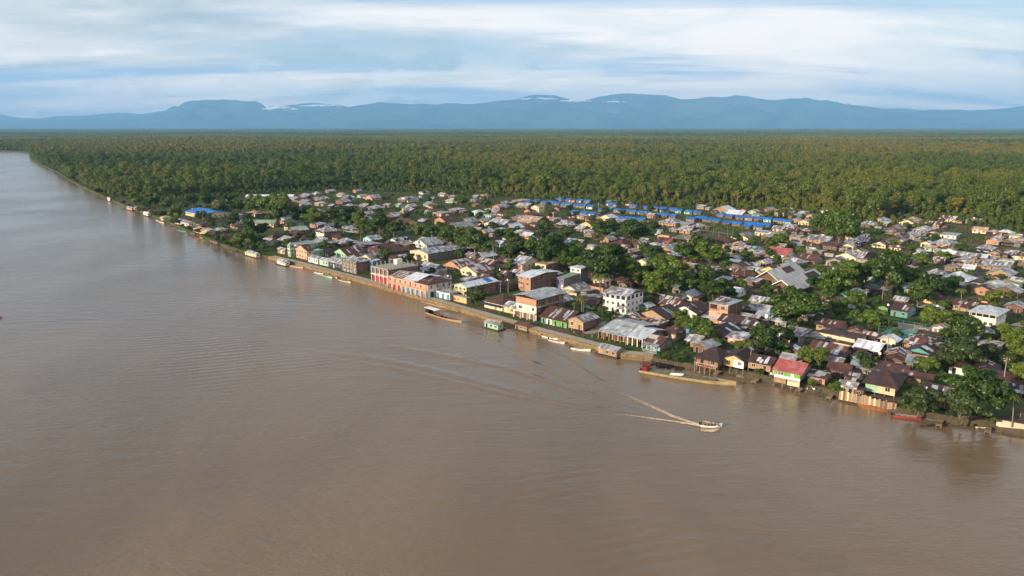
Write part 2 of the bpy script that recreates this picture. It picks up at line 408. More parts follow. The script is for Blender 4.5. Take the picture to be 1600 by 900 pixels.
# ---------------- mountains
def mountain_mat(key, c):
    m, nt, N, L, b, o = newmat(key)
    tc = nd(N, 'ShaderNodeTexCoord')
    n = nd(N, 'ShaderNodeTexNoise', Scale=0.0007, Detail=8.0, Roughness=0.7); L.new(tc.outputs['Object'], n.inputs['Vector'])
    L.new(mixc(N, L, mrange(N, L, n.outputs[0], 0.35, 0.65), tuple(x * 1.8 for x in c), tuple(x * 0.35 for x in c)), b.inputs['Base Color'])
    b.inputs['Roughness'].default_value = 1.0; b.inputs['Specular IOR Level'].default_value = 0.0
    return m
def ridge(name, prof, dist, depth, seed, mat, label):
    """a range whose crest line follows the given skyline; slopes carry spurs and gullies"""
    r = np.random.default_rng(seed)
    us = np.linspace(prof[0][0], prof[-1][0], 520)
    hs = np.interp(us, [p[0] for p in prof], [p[1] for p in prof])
    hs = (200.0 - hs) * dist / FPX * 1.03 + CAM_H
    for f, a in ((35, 0.02), (80, 0.018), (170, 0.014), (400, 0.008)):
        hs = hs + hs * a * np.interp(np.linspace(0, f, us.size), np.arange(f + 2), r.normal(size=f + 2))
    xs = (us - 800) / FPX * dist
    rows = 26
    ph = np.cumsum(r.normal(size=us.size) * 0.1)
    mb = MB(); grid = []
    for j in range(rows):
        t = j / (rows - 1) * 1.6                # 0 front foot, 1 crest, beyond = back slope
        y = dist - depth + depth * t
        k = np.clip(1 - abs(1 - t), 0, 1) ** 1.15
        spur = 0
        for f, a in ((60, 0.3), (130, 0.22), (260, 0.14)):
            base = np.interp(np.linspace(0, f, us.size) + 0.6 * j * (f / 130), np.arange(f + 40), r.normal(size=f + 40) if j == 0 else SP_[f])
            if j == 0: pass
            spur = spur + a * base
        z = hs * k * (1 + spur * (1 - k) * 1.3) if t < 1 else hs * np.clip(1 - (t - 1) * 1.3, 0, 1)
        grid.append((xs * (y / dist) if False else xs, np.full_like(xs, y), np.maximum(z, -1.0) if j else np.full_like(xs, -0.5)))
    n = us.size
    for X, Y, Z in grid: mb.v += list(zip(X.tolist(), Y.tolist(), Z.tolist()))
    for j in range(rows - 1):
        for i in range(n - 1):
            mb.f.append((j * n + i, j * n + i + 1, (j + 1) * n + i + 1, (j + 1) * n + i)); mb.m.append(0)
    o = mb.build(name, mat, None, True)
    return tag(o, label, None, None, 'structure')
SP_ = {f: np.random.default_rng(f).normal(size=f + 40) for f in (60, 130, 260)}
PROF = [(-420, 178), (-200, 172), (-60, 184), (0, 190), (60, 191), (120, 189), (180, 187), (230, 186), (262, 183), (278, 180), (288, 175), (300, 167.5), (315, 162), (335, 160), (347, 159.5), (360, 158.5), (385, 161.5),
        (408, 160), (417, 163), (424, 169), (440, 176), (470, 180), (490, 178), (510, 175), (540, 171), (570, 166), (600, 163), (630, 164.5), (660, 167), (700, 164.5), (730, 166.5),
        (760, 164), (790, 161), (805, 160), (815, 156), (840, 152), (868, 153), (880, 157), (898, 161), (915, 160), (930, 156), (960, 151), (980, 150.5), (1010, 153), (1050, 158),
        (1065, 159), (1090, 157), (1130, 154), (1160, 156), (1190, 158), (1240, 157), (1270, 160), (1300, 165), (1340, 170), (1375, 174), (1400, 179), (1425, 177), (1440, 176), (1470, 174.5),
        (1510, 175), (1550, 172), (1590, 168), (1620, 167), (1700, 175), (1800, 168), (2050, 180)]
PROF2 = [(-420, 185), (-100, 176), (0, 180), (20, 181), (50, 186), (90, 187), (120, 184), (160, 183), (200, 180), (235, 181.5), (265, 177), (282, 175), (300, 180), (380, 176), (470, 168), (500, 165), (540, 168), (600, 178), (800, 170),
         (1000, 170), (1250, 172), (1330, 174), (1380, 172), (1420, 174.5), (1480, 180), (1700, 176), (2050, 182)]
MT = 42000.0
m_hill = mountain_mat('mountain_forest', (0.05, 0.075, 0.035))
ridge('mountains', PROF, MT, 8000, 3, m_hill, 'long blue mountain range on the horizon')
ridge('mountains', PROF2, MT * 1.1, 3500, 8, m_hill, 'fainter second mountain range behind the first')

# ---------------- the air
def build_haze():
    mb = MB(); mb.box(-60000, 60000, -1400, 49500, -3.0, 2250)
    m = bpy.data.materials.new('air'); m.use_nodes = True; N = m.node_tree.nodes; L = m.node_tree.links
    N.remove(N['Principled BSDF'])
    pv = N.new('ShaderNodeVolumePrincipled')
    pv.inputs['Color'].default_value = (0.28, 0.60, 1.0, 1); pv.inputs['Density'].default_value = 3.6e-5; pv.inputs['Anisotropy'].default_value = 0.0
    L.new(pv.outputs[0], N['Material Output'].inputs['Volume'])
    try: m.cycles.homogeneous_volume = True
    except Exception: pass
    o = mb.build('haze', m)
    return tag(o, 'thin bluish haze in the air over the jungle', None, None, 'stuff')
build_haze()
# ------------------------------------------------------------------ foliage shapes
def leaf_cloud(lobes, n, size, r, flat=0.55, inner=0.25):
    """n leaf clumps (bent quads) over the skins and insides of the lobes; lobes = (centre, radii)"""
    w = np.array([l[1][0] * l[1][1] + l[1][0] * l[1][2] for l in lobes]); w = w / w.sum()
    idx = r.choice(len(lobes), n, p=w)
    C = np.array([l[0] for l in lobes])[idx]; R = np.array([l[1] for l in lobes])[idx]
    d = r.normal(size=(n, 3)); d[:, 2] += 0.25; d /= np.linalg.norm(d, axis=1)[:, None]
    rad = np.where(r.random(n) < inner, r.uniform(0.35, 0.85, n), r.uniform(0.84, 1.1, n))
    pos = C + d * R * rad[:, None]
    nor = d / R; nor /= np.linalg.norm(nor, axis=1)[:, None]
    nor = nor + r.normal(size=(n, 3)) * flat; nor[:, 2] += 0.25; nor /= np.linalg.norm(nor, axis=1)[:, None]
    a = np.cross(nor, r.normal(size=(n, 3))); a /= np.linalg.norm(a, axis=1)[:, None]
    b = np.cross(nor, a)
    s = size * r.uniform(0.6, 1.35, n)[:, None]
    e = r.uniform(0.55, 1.0, n)[:, None]
    V = np.empty((n, 4, 3))
    V[:, 0] = pos - a * s; V[:, 1] = pos - b * s * e - nor * s * 0.25; V[:, 2] = pos + a * s; V[:, 3] = pos + b * s * e - nor * s * 0.25
    return V.reshape(-1, 3)
def mesh_from(name, V, nq, extra=None, mats=()):
    """quads V (4 nq vertices), then an MB of wood as material 1"""
    verts = V.tolist(); faces = [(4 * i, 4 * i + 1, 4 * i + 2, 4 * i + 3) for i in range(nq)]; mi = [0] * nq
    if extra is not None:
        o = len(verts); verts += [list(p) for p in extra.v]; faces += [tuple(o + k for k in f) for f in extra.f]; mi += [1] * len(extra.f)
    me = bpy.data.meshes.new(name); me.from_pydata(verts, [], faces)
    for m in mats: me.materials.append(m)
    me.polygons.foreach_set('material_index', mi); me.update()
    return me
def crown_lobes(r, h, w, base, k, top=0.5):
    """lobes of an uneven broad crown: height h, width w, starting at base"""
    L = [((0, 0, base + (h - base) * 0.5), (w * 0.27, w * 0.27, (h - base) * 0.34))]
    k = int(k * 1.5)
    for i in range(k):
        a = 2 * math.pi * (i + r.random() * 0.7) / k * 2.4
        q = r.uniform(0.14, 0.43) * w
        z = base + (h - base) * r.uniform(0.25, 0.92)
        s = r.uniform(0.09, 0.20) * w * (1.15 - 0.4 * (z - base) / (h - base))
        taper = 1.0 - top * max(0, (z - base) / (h - base) - 0.4)
        L.append(((math.cos(a) * q * taper, math.sin(a) * q * taper, z), (s * r.uniform(0.85, 1.3), s * r.uniform(0.85, 1.3), s * r.uniform(0.5, 0.9))))
    return L
def dome_lobes(r, h, w, base, k):
    """a closed forest crown: a dome studded with rounded masses"""
    L = [((0, 0, base + (h - base) * 0.48), (w * 0.40, w * 0.40, (h - base) * 0.44))]
    for i in range(k):
        a = 2.4 * i + r.uniform(-0.5, 0.5); t = r.uniform(0.1, 0.95); q = w * 0.36 * math.cos(t * 1.35); z = base + (h - base) * (0.35 + 0.55 * math.sin(t * 1.4)); s = w * r.uniform(0.10, 0.19)
        L.append(((math.cos(a) * q, math.sin(a) * q, z), (s, s, s * 0.75)))
    return L
def trunk_mb(r, h, base, w, rad):
    mb = MB()
    lean = Vector((r.normal() * 0.03 * h, r.normal() * 0.03 * h, 0))
    mb.tube([(0, 0, -0.3), lean * 0.3 + Vector((0, 0, base * 0.5)), lean + Vector((0, 0, base)), lean * 1.2 + Vector((0, 0, h * 0.75))], [rad * 1.3, rad, rad * 0.85, rad * 0.3], 6)
    for i in range(5):
        a = r.uniform(0, 6.28); z = base * r.uniform(0.75, 1.15); q = w * r.uniform(0.22, 0.36)
        s = lean * (z / base) + Vector((0, 0, z))
        mb.tube([s, s + Vector((math.cos(a) * q * 0.55, math.sin(a) * q * 0.55, (h - base) * 0.22)), s + Vector((math.cos(a) * q, math.sin(a) * q, (h - base) * 0.5))], [rad * 0.5, rad * 0.35, rad * 0.12], 4, cap=False)
    return mb
def palm_fronds(r, h, n=13, ln=2.6, w=0.5, lean=(0, 0)):
    """drooping fronds as bent, folded blades"""
    V = []
    for i in range(n):
        a = 2 * math.pi * i / n + r.uniform(-0.25, 0.25); up = r.uniform(0.1, 0.9); l = ln * r.uniform(0.8, 1.15)
        d = np.array([math.cos(a), math.sin(a), 0]); s = np.array([-math.sin(a), math.cos(a), 0])
        prev = None
        for k in range(5):
            t = k / 4
            c = np.array([lean[0], lean[1], h]) + d * l * (t * 0.95) + np.array([0, 0, l * (up * t - (0.55 + up * 0.75) * t * t)])
            ww = w * (0.35 + 1.3 * t * (1 - t) * 2) * (1 if k < 4 else 0.25)
            lft, rgt = c + s * ww - np.array([0, 0, ww * 0.5]), c - s * ww - np.array([0, 0, ww * 0.5])
            if prev is not None:
                V += [prev[0], prev[1], c, lft]
                V += [prev[1], prev[2], rgt, c]
            prev = (lft, c, rgt)
    return np.array(V), len(V) // 4

# ---------------- the forest: species built once and scattered (geometry nodes), a mass nobody could count
bark = plain('bark', (0.16, 0.125, 0.09), 0.9, 0.4, 3.0)
pale_bark = plain('pale_bark', (0.24, 0.21, 0.165), 0.9, 0.35, 3.0)
LEAF_F = [(0.028, 0.056, 0.006), (0.062, 0.104, 0.008), (0.118, 0.152, 0.011), (0.200, 0.196, 0.017), (0.265, 0.206, 0.032)]
LEAF_P = [(0.055, 0.078, 0.020), (0.10, 0.115, 0.035), (0.14, 0.135, 0.055), (0.18, 0.17, 0.085)]
lf = leafmat('jungle_leaf', LEAF_F, 0.28, 0.0011, True)
lp = leafmat('jungle_palm_leaf', LEAF_P, 0.3, 0.003, True)
def forest_protos():
    near, mid, far = [], [], []
    r = np.random.default_rng(5)
    for i in range(7):
        h = [17, 20, 15, 23, 18, 13, 26][i]; w = [11, 13, 10, 13, 9, 10, 15][i]; base = h * [0.32, 0.36, 0.2, 0.45, 0.25, 0.12, 0.5][i]
        L = dome_lobes(r, h, w, base, 9)
        V = leaf_cloud(L, 820, 0.66, r, 0.4)
        near.append(mesh_from('jungle_tree', V, 820, trunk_mb(r, h, base, w, 0.28), (lf, pale_bark if i % 2 else bark)))
        V = leaf_cloud(L, 220, 1.2, r, 0.4)
        mid.append(mesh_from('jungle_tree_far', V, 220, None, (lf, bark)))
    for i in range(3):
        h = [14, 17, 12][i]; mb = MB(); ln = (r.normal() * 0.6, r.normal() * 0.6)
        mb.tube([(0, 0, -0.3), (ln[0] * 0.4, ln[1] * 0.4, h * 0.5), (ln[0], ln[1], h)], [0.24, 0.18, 0.14], 5)
        V, nq = palm_fronds(r, h, 14, 4.2, 0.62, ln)
        near.append(mesh_from('jungle_palm', V, nq, mb, (lp, pale_bark)))
        V, nq = palm_fronds(r, h, 9, 4.6, 1.1, ln)
        mid.append(mesh_from('jungle_palm_far', V, nq, None, (lp, pale_bark)))
    # far stands: a hectare of crowns each
    for i in range(5):
        Vs = []
        for k in range(230):
            x, y = r.uniform(-64, 64, 2); h = r.uniform(9, 14) + (r.random() < 0.04) * 5; w = r.uniform(6, 12)
            L = [((x, y, h - w * 0.28), (w * 0.5, w * 0.5, w * 0.34)), ((x + r.normal() * w * 0.25, y + r.normal() * w * 0.25, h - w * 0.2), (w * 0.33, w * 0.33, w * 0.3))]
            Vs.append(leaf_cloud(L, 16, w * 0.25, r, 0.3, 0.0))
        V = np.concatenate(Vs)
        far.append(mesh_from('jungle_stand', V, len(V) // 4, None, (lf, bark)))
    return near, mid, far
F_NEAR, F_MID, F_FAR = forest_protos()

def scatter(name, pts, idx, sca, meshes, label):
    """one object: a point per tree; geometry nodes put one of the given shapes on each"""
    me = bpy.data.meshes.new(name); me.from_pydata(pts.tolist(), [], [])
    for an, data in (('kind_index', idx), ('size', sca), ('turn', rng.uniform(0, 6.283, len(pts)))):
        a = me.attributes.new(an, 'INT' if an == 'kind_index' else 'FLOAT', 'POINT')
        a.data.foreach_set('value', np.asarray(data, np.int32 if an == 'kind_index' else np.float32))
    o = link(name, me)
    coll = bpy.data.collections.new(name + '_shapes')
    for i, m in enumerate(meshes):
        coll.objects.link(bpy.data.objects.new('%s_%02d' % (name, i), m))
    ng = bpy.data.node_groups.new(name, 'GeometryNodeTree')
    ng.interface.new_socket('Geometry', in_out='INPUT', socket_type='NodeSocketGeometry')
    ng.interface.new_socket('Geometry', in_out='OUTPUT', socket_type='NodeSocketGeometry')
    N, L = ng.nodes, ng.links
    gi = N.new('NodeGroupInput'); go = N.new('NodeGroupOutput')
    ip = N.new('GeometryNodeInstanceOnPoints'); ci = N.new('GeometryNodeCollectionInfo')
    ci.inputs['Collection'].default_value = coll; ci.inputs['Separate Children'].default_value = True; ci.inputs['Reset Children'].default_value = True
    def attr(n, t):
        a = N.new('GeometryNodeInputNamedAttribute'); a.data_type = t; a.inputs['Name'].default_value = n; return a.outputs[0]
    cb = N.new('ShaderNodeCombineXYZ'); L.new(attr('turn', 'FLOAT'), cb.inputs[2])
    L.new(gi.outputs[0], ip.inputs['Points']); L.new(ci.outputs[0], ip.inputs['Instance'])
    ip.inputs['Pick Instance'].default_value = True
    L.new(attr('kind_index', 'INT'), ip.inputs['Instance Index']); L.new(cb.outputs[0], ip.inputs['Rotation']); L.new(attr('size', 'FLOAT'), ip.inputs['Scale'])
    L.new(ip.outputs[0], go.inputs[0])
    md = o.modifiers.new('scatter', 'NODES'); md.node_group = ng
    return tag(o, label, None, None, 'stuff')

EDGE_PX = [(60, 243), (110, 277), (150, 298), (172, 306), (232, 311), (300, 309), (345, 303), (380, 300), (470, 296), (560, 293), (700, 298), (830, 305), (900, 307), (1000, 315), (1130, 319), (1210, 322), (1285, 330),
           (1325, 344), (1372, 347), (1400, 337), (1500, 338), (1560, 346), (1600, 352), (1750, 372), (1950, 420)]
EDGE = [P(u, v, GZ) for u, v in EDGE_PX]
TOWN = [(p.x, p.y) for p in EDGE] + [(p.x, p.y) for p in reversed(SHORE[::-1][0:0])]
i0 = next(i for i, p in enumerate(SHORE_PX) if p[0] == 118)
TOWN = [(p.x, p.y) for p in EDGE[1:]] + [(EDGE[-1].x + 60, 150), (SHORE[0].x + 60, SHORE[0].y)] + [(p.x, p.y) for p in SHORE[:i0 + 1]]

def grid_pts(y0, y1, step, jit, side=0.80):
    ys = np.arange(y0, y1, step); out = []
    for y in ys:
        hw = y * side + 60
        xs = np.arange(-hw, hw, step)
        out.append(np.stack([xs, np.full_like(xs, y)], 1))
    p = np.concatenate(out); return p + rng.uniform(-jit, jit, p.shape)
def smooth_noise(x, y, s, seed):
    r = np.random.default_rng(seed); k = 128; G = r.random((k, k))
    u, v = (x / s) % k, (y / s) % k; i, j = u.astype(int), v.astype(int); f, h = u - i, v - j
    f = f * f * (3 - 2 * f); h = h * h * (3 - 2 * h); i1, j1 = (i + 1) % k, (j + 1) % k
    return (G[i, j] * (1 - f) + G[i1, j] * f) * (1 - h) + (G[i, j1] * (1 - f) + G[i1, j1] * f) * h

def forest_points(y0, y1, step, jit):
    p = grid_pts(y0, y1, step, jit)
    k = inside(p[:, 0], p[:, 1], LAND) & ~inside(p[:, 0], p[:, 1], TOWN)
    p = p[k]
    # keep off the water's edge by testing four neighbours
    for dx, dy in ((1.5, 0), (-1.5, 0), (0, -1.5), (0, 1.5)):
        p = p[inside(p[:, 0] + dx, p[:, 1] + dy, LAND)]
    return p
p = forest_points(380, 1900, 5.3, 2.5)
n = len(p); sn = smooth_noise(p[:, 0], p[:, 1], 160, 1); palmy = (sn * 0.7 + (p[:, 0] / p[:, 1]) * 0.5 > 0.62)
idx = np.where(rng.random(n) < np.where(palmy, 0.17, 0.04), rng.integers(7, 10, n), rng.integers(0, 7, n))
sca = np.where(rng.random(n) < 0.02, 1.0, np.clip(rng.normal(0.58, 0.13, n), 0.3, 0.95)) * (0.8 + 0.4 * smooth_noise(p[:, 0], p[:, 1], 42, 2))
# undergrowth: low growth thickens the first 60 m of the jungle edge
ue = forest_points(380, 1500, 3.6, 1.8)
dmin = np.full(len(ue), 1e9)
for A_, B_ in list(zip(EDGE[:-1], EDGE[1:])) + list(zip(SHORE[i0 - 3:i0 + 8], SHORE[i0 - 2:i0 + 9])):
    ax, ay, bx, by = A_.x, A_.y, B_.x, B_.y; tt = np.clip(((ue[:, 0] - ax) * (bx - ax) + (ue[:, 1] - ay) * (by - ay)) / ((bx - ax) ** 2 + (by - ay) ** 2), 0, 1)
    dmin = np.minimum(dmin, np.hypot(ue[:, 0] - ax - tt * (bx - ax), ue[:, 1] - ay - tt * (by - ay)))
ue = ue[dmin < 40 + 30 * rng.random(len(ue))]
p = np.concatenate([p, ue]); idx = np.concatenate([idx, rng.choice([2, 5, 5], len(ue))]); sca = np.concatenate([sca, rng.uniform(0.22, 0.62, len(ue))]); n = len(p)
scatter('forest', np.column_stack([p, np.full(n, GZ)]), idx, sca, F_NEAR, 'dense rainforest beginning right behind the village')
p2 = forest_points(1900, 3600, 7.2, 3.4)
n = len(p2); sn = smooth_noise(p2[:, 0], p2[:, 1], 160, 1); palmy = (sn * 0.7 + (p2[:, 0] / p2[:, 1]) * 0.5 > 0.62)
idx = np.where(rng.random(n) < np.where(palmy, 0.16, 0.04), rng.integers(7, 10, n), rng.integers(0, 7, n))
sca = np.where(rng.random(n) < 0.02, 1.1, np.clip(rng.normal(0.68, 0.15, n), 0.35, 1.0)) * (0.8 + 0.4 * smooth_noise(p2[:, 0], p2[:, 1], 60, 2))
scatter('forest', np.column_stack([p2, np.full(n, GZ)]), idx, sca, F_MID, 'middle distance rainforest canopy stretching to the right')
p3 = np.concatenate([grid_pts(3600, 16000, 122, 14), grid_pts(16000, 34500, 160, 20)])
for dx, dy in ((0, 0), (60, 0), (-60, 0), (0, -60)):
    p3 = p3[inside(p3[:, 0] + dx, p3[:, 1] + dy, LAND)]
n = len(p3)
scatter('forest', np.column_stack([p3, np.full(n, GZ)]), rng.integers(0, 5, n), np.where(p3[:, 1] > 16000, 1.35, 1.0) * rng.uniform(0.85, 1.2, n), F_FAR, 'far rainforest plain reaching the foot of the mountains')
print('FOREST', len(p), len(p2), n)
# ------------------------------------------------------------------ building kit
def gang(u, v=0):
    if v > 545: return math.radians(float(np.interp(u, [300, 600, 1000, 1500], [-46, -45, -40, -36])))
    return math.radians(float(np.interp(u, [300, 600, 950, 1250, 1600], [-46, -45, -41, -43, -49])))
def mlin(*c): return lin(c)
W = {}
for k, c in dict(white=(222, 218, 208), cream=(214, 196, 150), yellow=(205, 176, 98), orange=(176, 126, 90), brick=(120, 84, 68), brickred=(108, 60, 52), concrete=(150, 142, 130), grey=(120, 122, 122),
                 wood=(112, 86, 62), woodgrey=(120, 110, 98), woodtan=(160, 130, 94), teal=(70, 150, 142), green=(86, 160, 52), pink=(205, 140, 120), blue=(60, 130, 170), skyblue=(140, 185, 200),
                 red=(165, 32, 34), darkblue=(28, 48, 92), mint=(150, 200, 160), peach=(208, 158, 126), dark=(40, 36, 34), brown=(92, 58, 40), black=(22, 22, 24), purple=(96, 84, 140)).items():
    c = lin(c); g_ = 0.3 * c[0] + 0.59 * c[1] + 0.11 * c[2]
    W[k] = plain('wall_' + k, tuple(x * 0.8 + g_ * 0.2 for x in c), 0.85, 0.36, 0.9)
R = dict(
    z=roofmat('roof_zinc', lin((184, 189, 197)), lin((128, 114, 108)), lin((208, 212, 217)), 0.42, 0.12, 0.40, 0.3),
    w=roofmat('roof_zinc_new', lin((218, 222, 226)), lin((188, 188, 190)), lin((236, 238, 240)), 0.15, 0.1, 0.38, 0.3),
    g=roofmat('roof_zinc_dull', lin((164, 170, 172)), lin((132, 130, 126)), lin((190, 194, 196)), 0.3, 0.08, 0.55, 0.2),
    b=roofmat('roof_rust', lin((72, 48, 44)), lin((96, 62, 50)), lin((132, 110, 100)), 0.3, 0.03, 0.7),
    d=roofmat('roof_rust_dark', lin((56, 42, 42)), lin((76, 52, 46)), lin((120, 116, 116)), 0.3, 0.02, 0.7),
    m=roofmat('roof_patchwork', lin((104, 66, 56)), lin((80, 50, 44)), lin((176, 172, 170)), 0.35, 0.38, 0.6),
    h=roofmat('roof_pale', lin((188, 186, 182)), lin((170, 166, 160)), lin((198, 197, 195)), 0.2, 0.1, 0.6),
    t=roofmat('roof_tan', lin((168, 144, 122)), lin((140, 112, 92)), lin((190, 178, 164)), 0.3, 0.15, 0.65),
    r=roofmat('roof_red', lin((152, 76, 76)), lin((170, 106, 100)), lin((138, 70, 70)), 0.3, 0.1, 0.6),
    B=roofmat('roof_blue', lin((20, 98, 180)), lin((34, 114, 188)), lin((64, 134, 192)), 0.25, 0.1, 0.45),
    G=roofmat('roof_green', lin((126, 148, 126)), lin((148, 162, 146)), lin((110, 132, 116)), 0.35, 0.15, 0.6))
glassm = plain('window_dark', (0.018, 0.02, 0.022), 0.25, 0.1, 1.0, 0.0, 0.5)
framem = plain('window_frame', lin((190, 182, 168)), 0.7, 0.3)
concm = W['concrete']; whitem = W['white']
pave = plain('promenade_concrete', lin((150, 140, 126)), 0.9, 0.4, 0.5)

def _win():
    mb = MB(); t = 0.09
    mb.box(-0.5, 0.5, -0.02, 0.02, 0, 1, 1)
    for a in ((-0.5 - t, -0.5, -t, 1 + t), (0.5, 0.5 + t, -t, 1 + t), (-0.5, 0.5, -t, 0.0), (-0.5, 0.5, 1, 1 + t), (-0.035, 0.035, 0.0, 1)):
        mb.box(a[0], a[1], -0.07, 0.02, a[2], a[3], 0)
    return mb.mesh('window', [framem, glassm])
def _door():
    mb = MB(); t = 0.08
    mb.box(-0.5, 0.5, -0.03, 0.02, 0, 1, 0)
    for a in ((-0.5 - t, -0.5, 0, 1 + t * 0.5), (0.5, 0.5 + t, 0, 1 + t * 0.5), (-0.5, 0.5, 1, 1 + t * 0.5)):
        mb.box(a[0], a[1], -0.08, 0.02, a[2], a[3], 1)
    return mb.mesh('door', [W['brown'], framem])
def _post():
    mb = MB(); mb.box(-0.5, 0.5, -0.5, 0.5, 0, 1); return mb.mesh('post', [W['woodgrey']])
WIN_ME, DOOR_ME, POST_ME = _win(), _door(), _post()
def setmat(o, mat, i=0):
    o.material_slots[i].link = 'OBJECT'; o.material_slots[i].material = mat
def window(root, x, y, z, w=1.0, h=1.1, face='f', name='window', mesh=None):
    rz = {'f': 0.0, 'r': math.pi / 2, 'l': -math.pi / 2, 'b': math.pi}[face]
    return link(name, mesh or WIN_ME, root, (x, y, z), rz, (w, 1, h))
def door(root, x, y, z, w=0.95, h=2.05, mat=None, face='f', name='door'):
    o = window(root, x, y, z, w, h, face, name, DOOR_ME)
    setmat(o, mat or random.choice([W['brown'], W['wood'], W['dark'], W['woodtan'], W['white']])); return o
def bar(root, name, x0, x1, y0, y1, z0, z1, mat):
    """a straight post, beam, slab or panel as one part"""
    o = link(name, POST_ME, root, ((x0 + x1) / 2, (y0 + y1) / 2, z0), 0, (x1 - x0, y1 - y0, z1 - z0)); setmat(o, mat); return o

def roof_part(root, typ, cx, cy, w, d, z, rh, over, mat, name='roof', turn=False, ends=True, bow=0.0):
    """w along local x, d along local y, ridge along x unless turn; typ gable / hip / shed / flat"""
    if turn: w, d = d, w
    mb = MB(); t = 0.09; X, Y = w / 2 + over, d / 2 + over
    drop = rh * over / (d / 2) if typ in ('gable', 'hip') else 0
    if typ == 'gable':
        for s in (-1, 1):
            a = [(-X, s * Y, -drop), (X, s * Y, -drop), (X, 0, rh), (-X, 0, rh)]
            if s > 0: a = [a[1], a[0], a[3], a[2]]
            mb.hexa([(p[0], p[1], p[2]) for p in a] + [(p[0], p[1], p[2] + t) for p in a])
    elif typ == 'hip':
        q = max(0.15, min(X * 0.92, Y * 0.85)) if X > Y * 0.9 else X * 0.9
        e = [(-X, -Y, -drop), (X, -Y, -drop), (X, Y, -drop), (-X, Y, -drop)]; a, b = (-X + q, 0, rh), (X - q, 0, rh)
        up = lambda p: (p[0], p[1], p[2] + t)
        for z_ in (0, 1):
            f = up if z_ else (lambda p: p)
            fs = [[e[0], e[1], b, a], [e[2], e[3], a, b]]; tr = [[e[1], e[2], b], [e[3], e[0], a]]
            for q_ in fs + tr:
                q_ = [f(p) for p in q_]; mb.poly(q_ if z_ else q_[::-1])
        for i in range(4): mb.quad(e[i], e[(i + 1) % 4], up(e[(i + 1) % 4]), up(e[i]))
    elif typ == 'shed':                        # high at +y (rh > 0) or at -y (rh < 0)
        z0, z1 = (0, rh) if rh > 0 else (-rh, 0)
        a = [(-X, -Y, z0), (X, -Y, z0), (X, Y, z1), (-X, Y, z1)]
        mb.hexa(a + [(p[0], p[1], p[2] + t) for p in a])
    else:
        mb.box(-X, X, -Y, Y, 0, 0.22)
    if bow:
        pass
    o = mb.build(name, mat, root)
    o.location = (cx, cy, z); o.rotation_euler = (0, 0, math.pi / 2 if turn else 0)
    if typ in ('gable', 'hip') and ends:
        rc = MB(); xl = X if typ == 'gable' else max(0.3, X - q)
        rc.hexa([(-xl, -0.22, rh - 0.02), (xl, -0.22, rh - 0.02), (xl, 0.22, rh - 0.02), (-xl, 0.22, rh - 0.02), (-xl, -0.03, rh + t + 0.07), (xl, -0.03, rh + t + 0.07), (xl, 0.03, rh + t + 0.07), (-xl, 0.03, rh + t + 0.07)])
        rc.build('ridge_cap', mat, o)
    o['_dims'] = (w, d, rh, over)
    return o
SHEET = {}
def loose_sheets(roof, n, mat, r):
    """odd newer or paler sheets laid over an old gable roof"""
    w, d, rh, over = roof['_dims']
    for i in range(n):
        s = -1; sl = math.atan2(rh, d / 2); ln = math.hypot(rh, d / 2)
        L_ = ln * r.uniform(0.35, 0.95); sw = r.choice([0.8, 0.8, 1.1, 1.6])
        x = r.uniform(-w / 2 * 0.85, w / 2 * 0.85); c = r.uniform(L_ / 2, ln - L_ / 2 + 0.001) if ln > L_ else ln / 2
        y = -d / 2 + math.cos(sl) * c; z = math.sin(sl) * c + 0.09 / math.cos(sl) + 0.03
        if 'm' not in SHEET:
            mb = MB(); mb.box(-0.5, 0.5, -0.5, 0.5, -0.015, 0.015); SHEET['m'] = mb.mesh('roof_sheet', [mat])
        o = link('roof_sheet', SHEET['m'], roof, (x, y, z), 0, (sw, L_, 1)); o.rotation_euler = (sl, 0, r.uniform(-0.05, 0.05)); setmat(o, mat)

def walls(root, w, d, z0, z1, front, side, typ=None, rh=0.0, turn=False, name='wall'):
    mb = MB(); x, e = w / 2, 0.02
    mb.quad((-x, 0, z0), (x, 0, z0), (x, 0, z1), (-x, 0, z1), 0)
    mb.quad((x, 0, z0), (x, d, z0), (x, d, z1), (x, 0, z1), 1)
    mb.quad((x, d, z0), (-x, d, z0), (-x, d, z1), (x, d, z1), 1)
    mb.quad((-x, d, z0), (-x, 0, z0), (-x, 0, z1), (-x, d, z1), 1)
    mb.quad((-x, 0, z1), (x, 0, z1), (x, d, z1), (-x, d, z1), 1)
    mb.quad((-x, d, z0), (x, d, z0), (x, 0, z0), (-x, 0, z0), 1)
    if typ == 'gable':
        g = rh * 0.985
        if turn:
            mb.tri((-x, 0, z1), (x, 0, z1), (0, 0, z1 + g), 0); mb.tri((x, d, z1), (-x, d, z1), (0, d, z1 + g), 1)
        else:
            mb.tri((x, 0, z1), (x, d, z1), (x, d / 2, z1 + g), 1); mb.tri((-x, d, z1), (-x, 0, z1), (-x, d / 2, z1 + g), 1)
    if typ == 'shed':
        if rh > 0:
            mb.tri((x, 0, z1), (x, d, z1), (x, d, z1 + rh), 1); mb.tri((-x, d, z1), (-x, 0, z1), (-x, d, z1 + rh), 1); mb.quad((x, d, z1), (-x, d, z1), (-x, d, z1 + rh), (x, d, z1 + rh), 1)
        else:
            mb.tri((x, 0, z1), (x, d, z1), (x, 0, z1 - rh), 1); mb.tri((-x, d, z1), (-x, 0, z1), (-x, 0, z1 - rh), 1); mb.quad((-x, 0, z1), (x, 0, z1), (x, 0, z1 - rh), (-x, 0, z1 - rh), 0)
    return mb.build(name, [W.get(front, front) if isinstance(front, str) else front, W.get(side, side) if isinstance(side, str) else side], root)

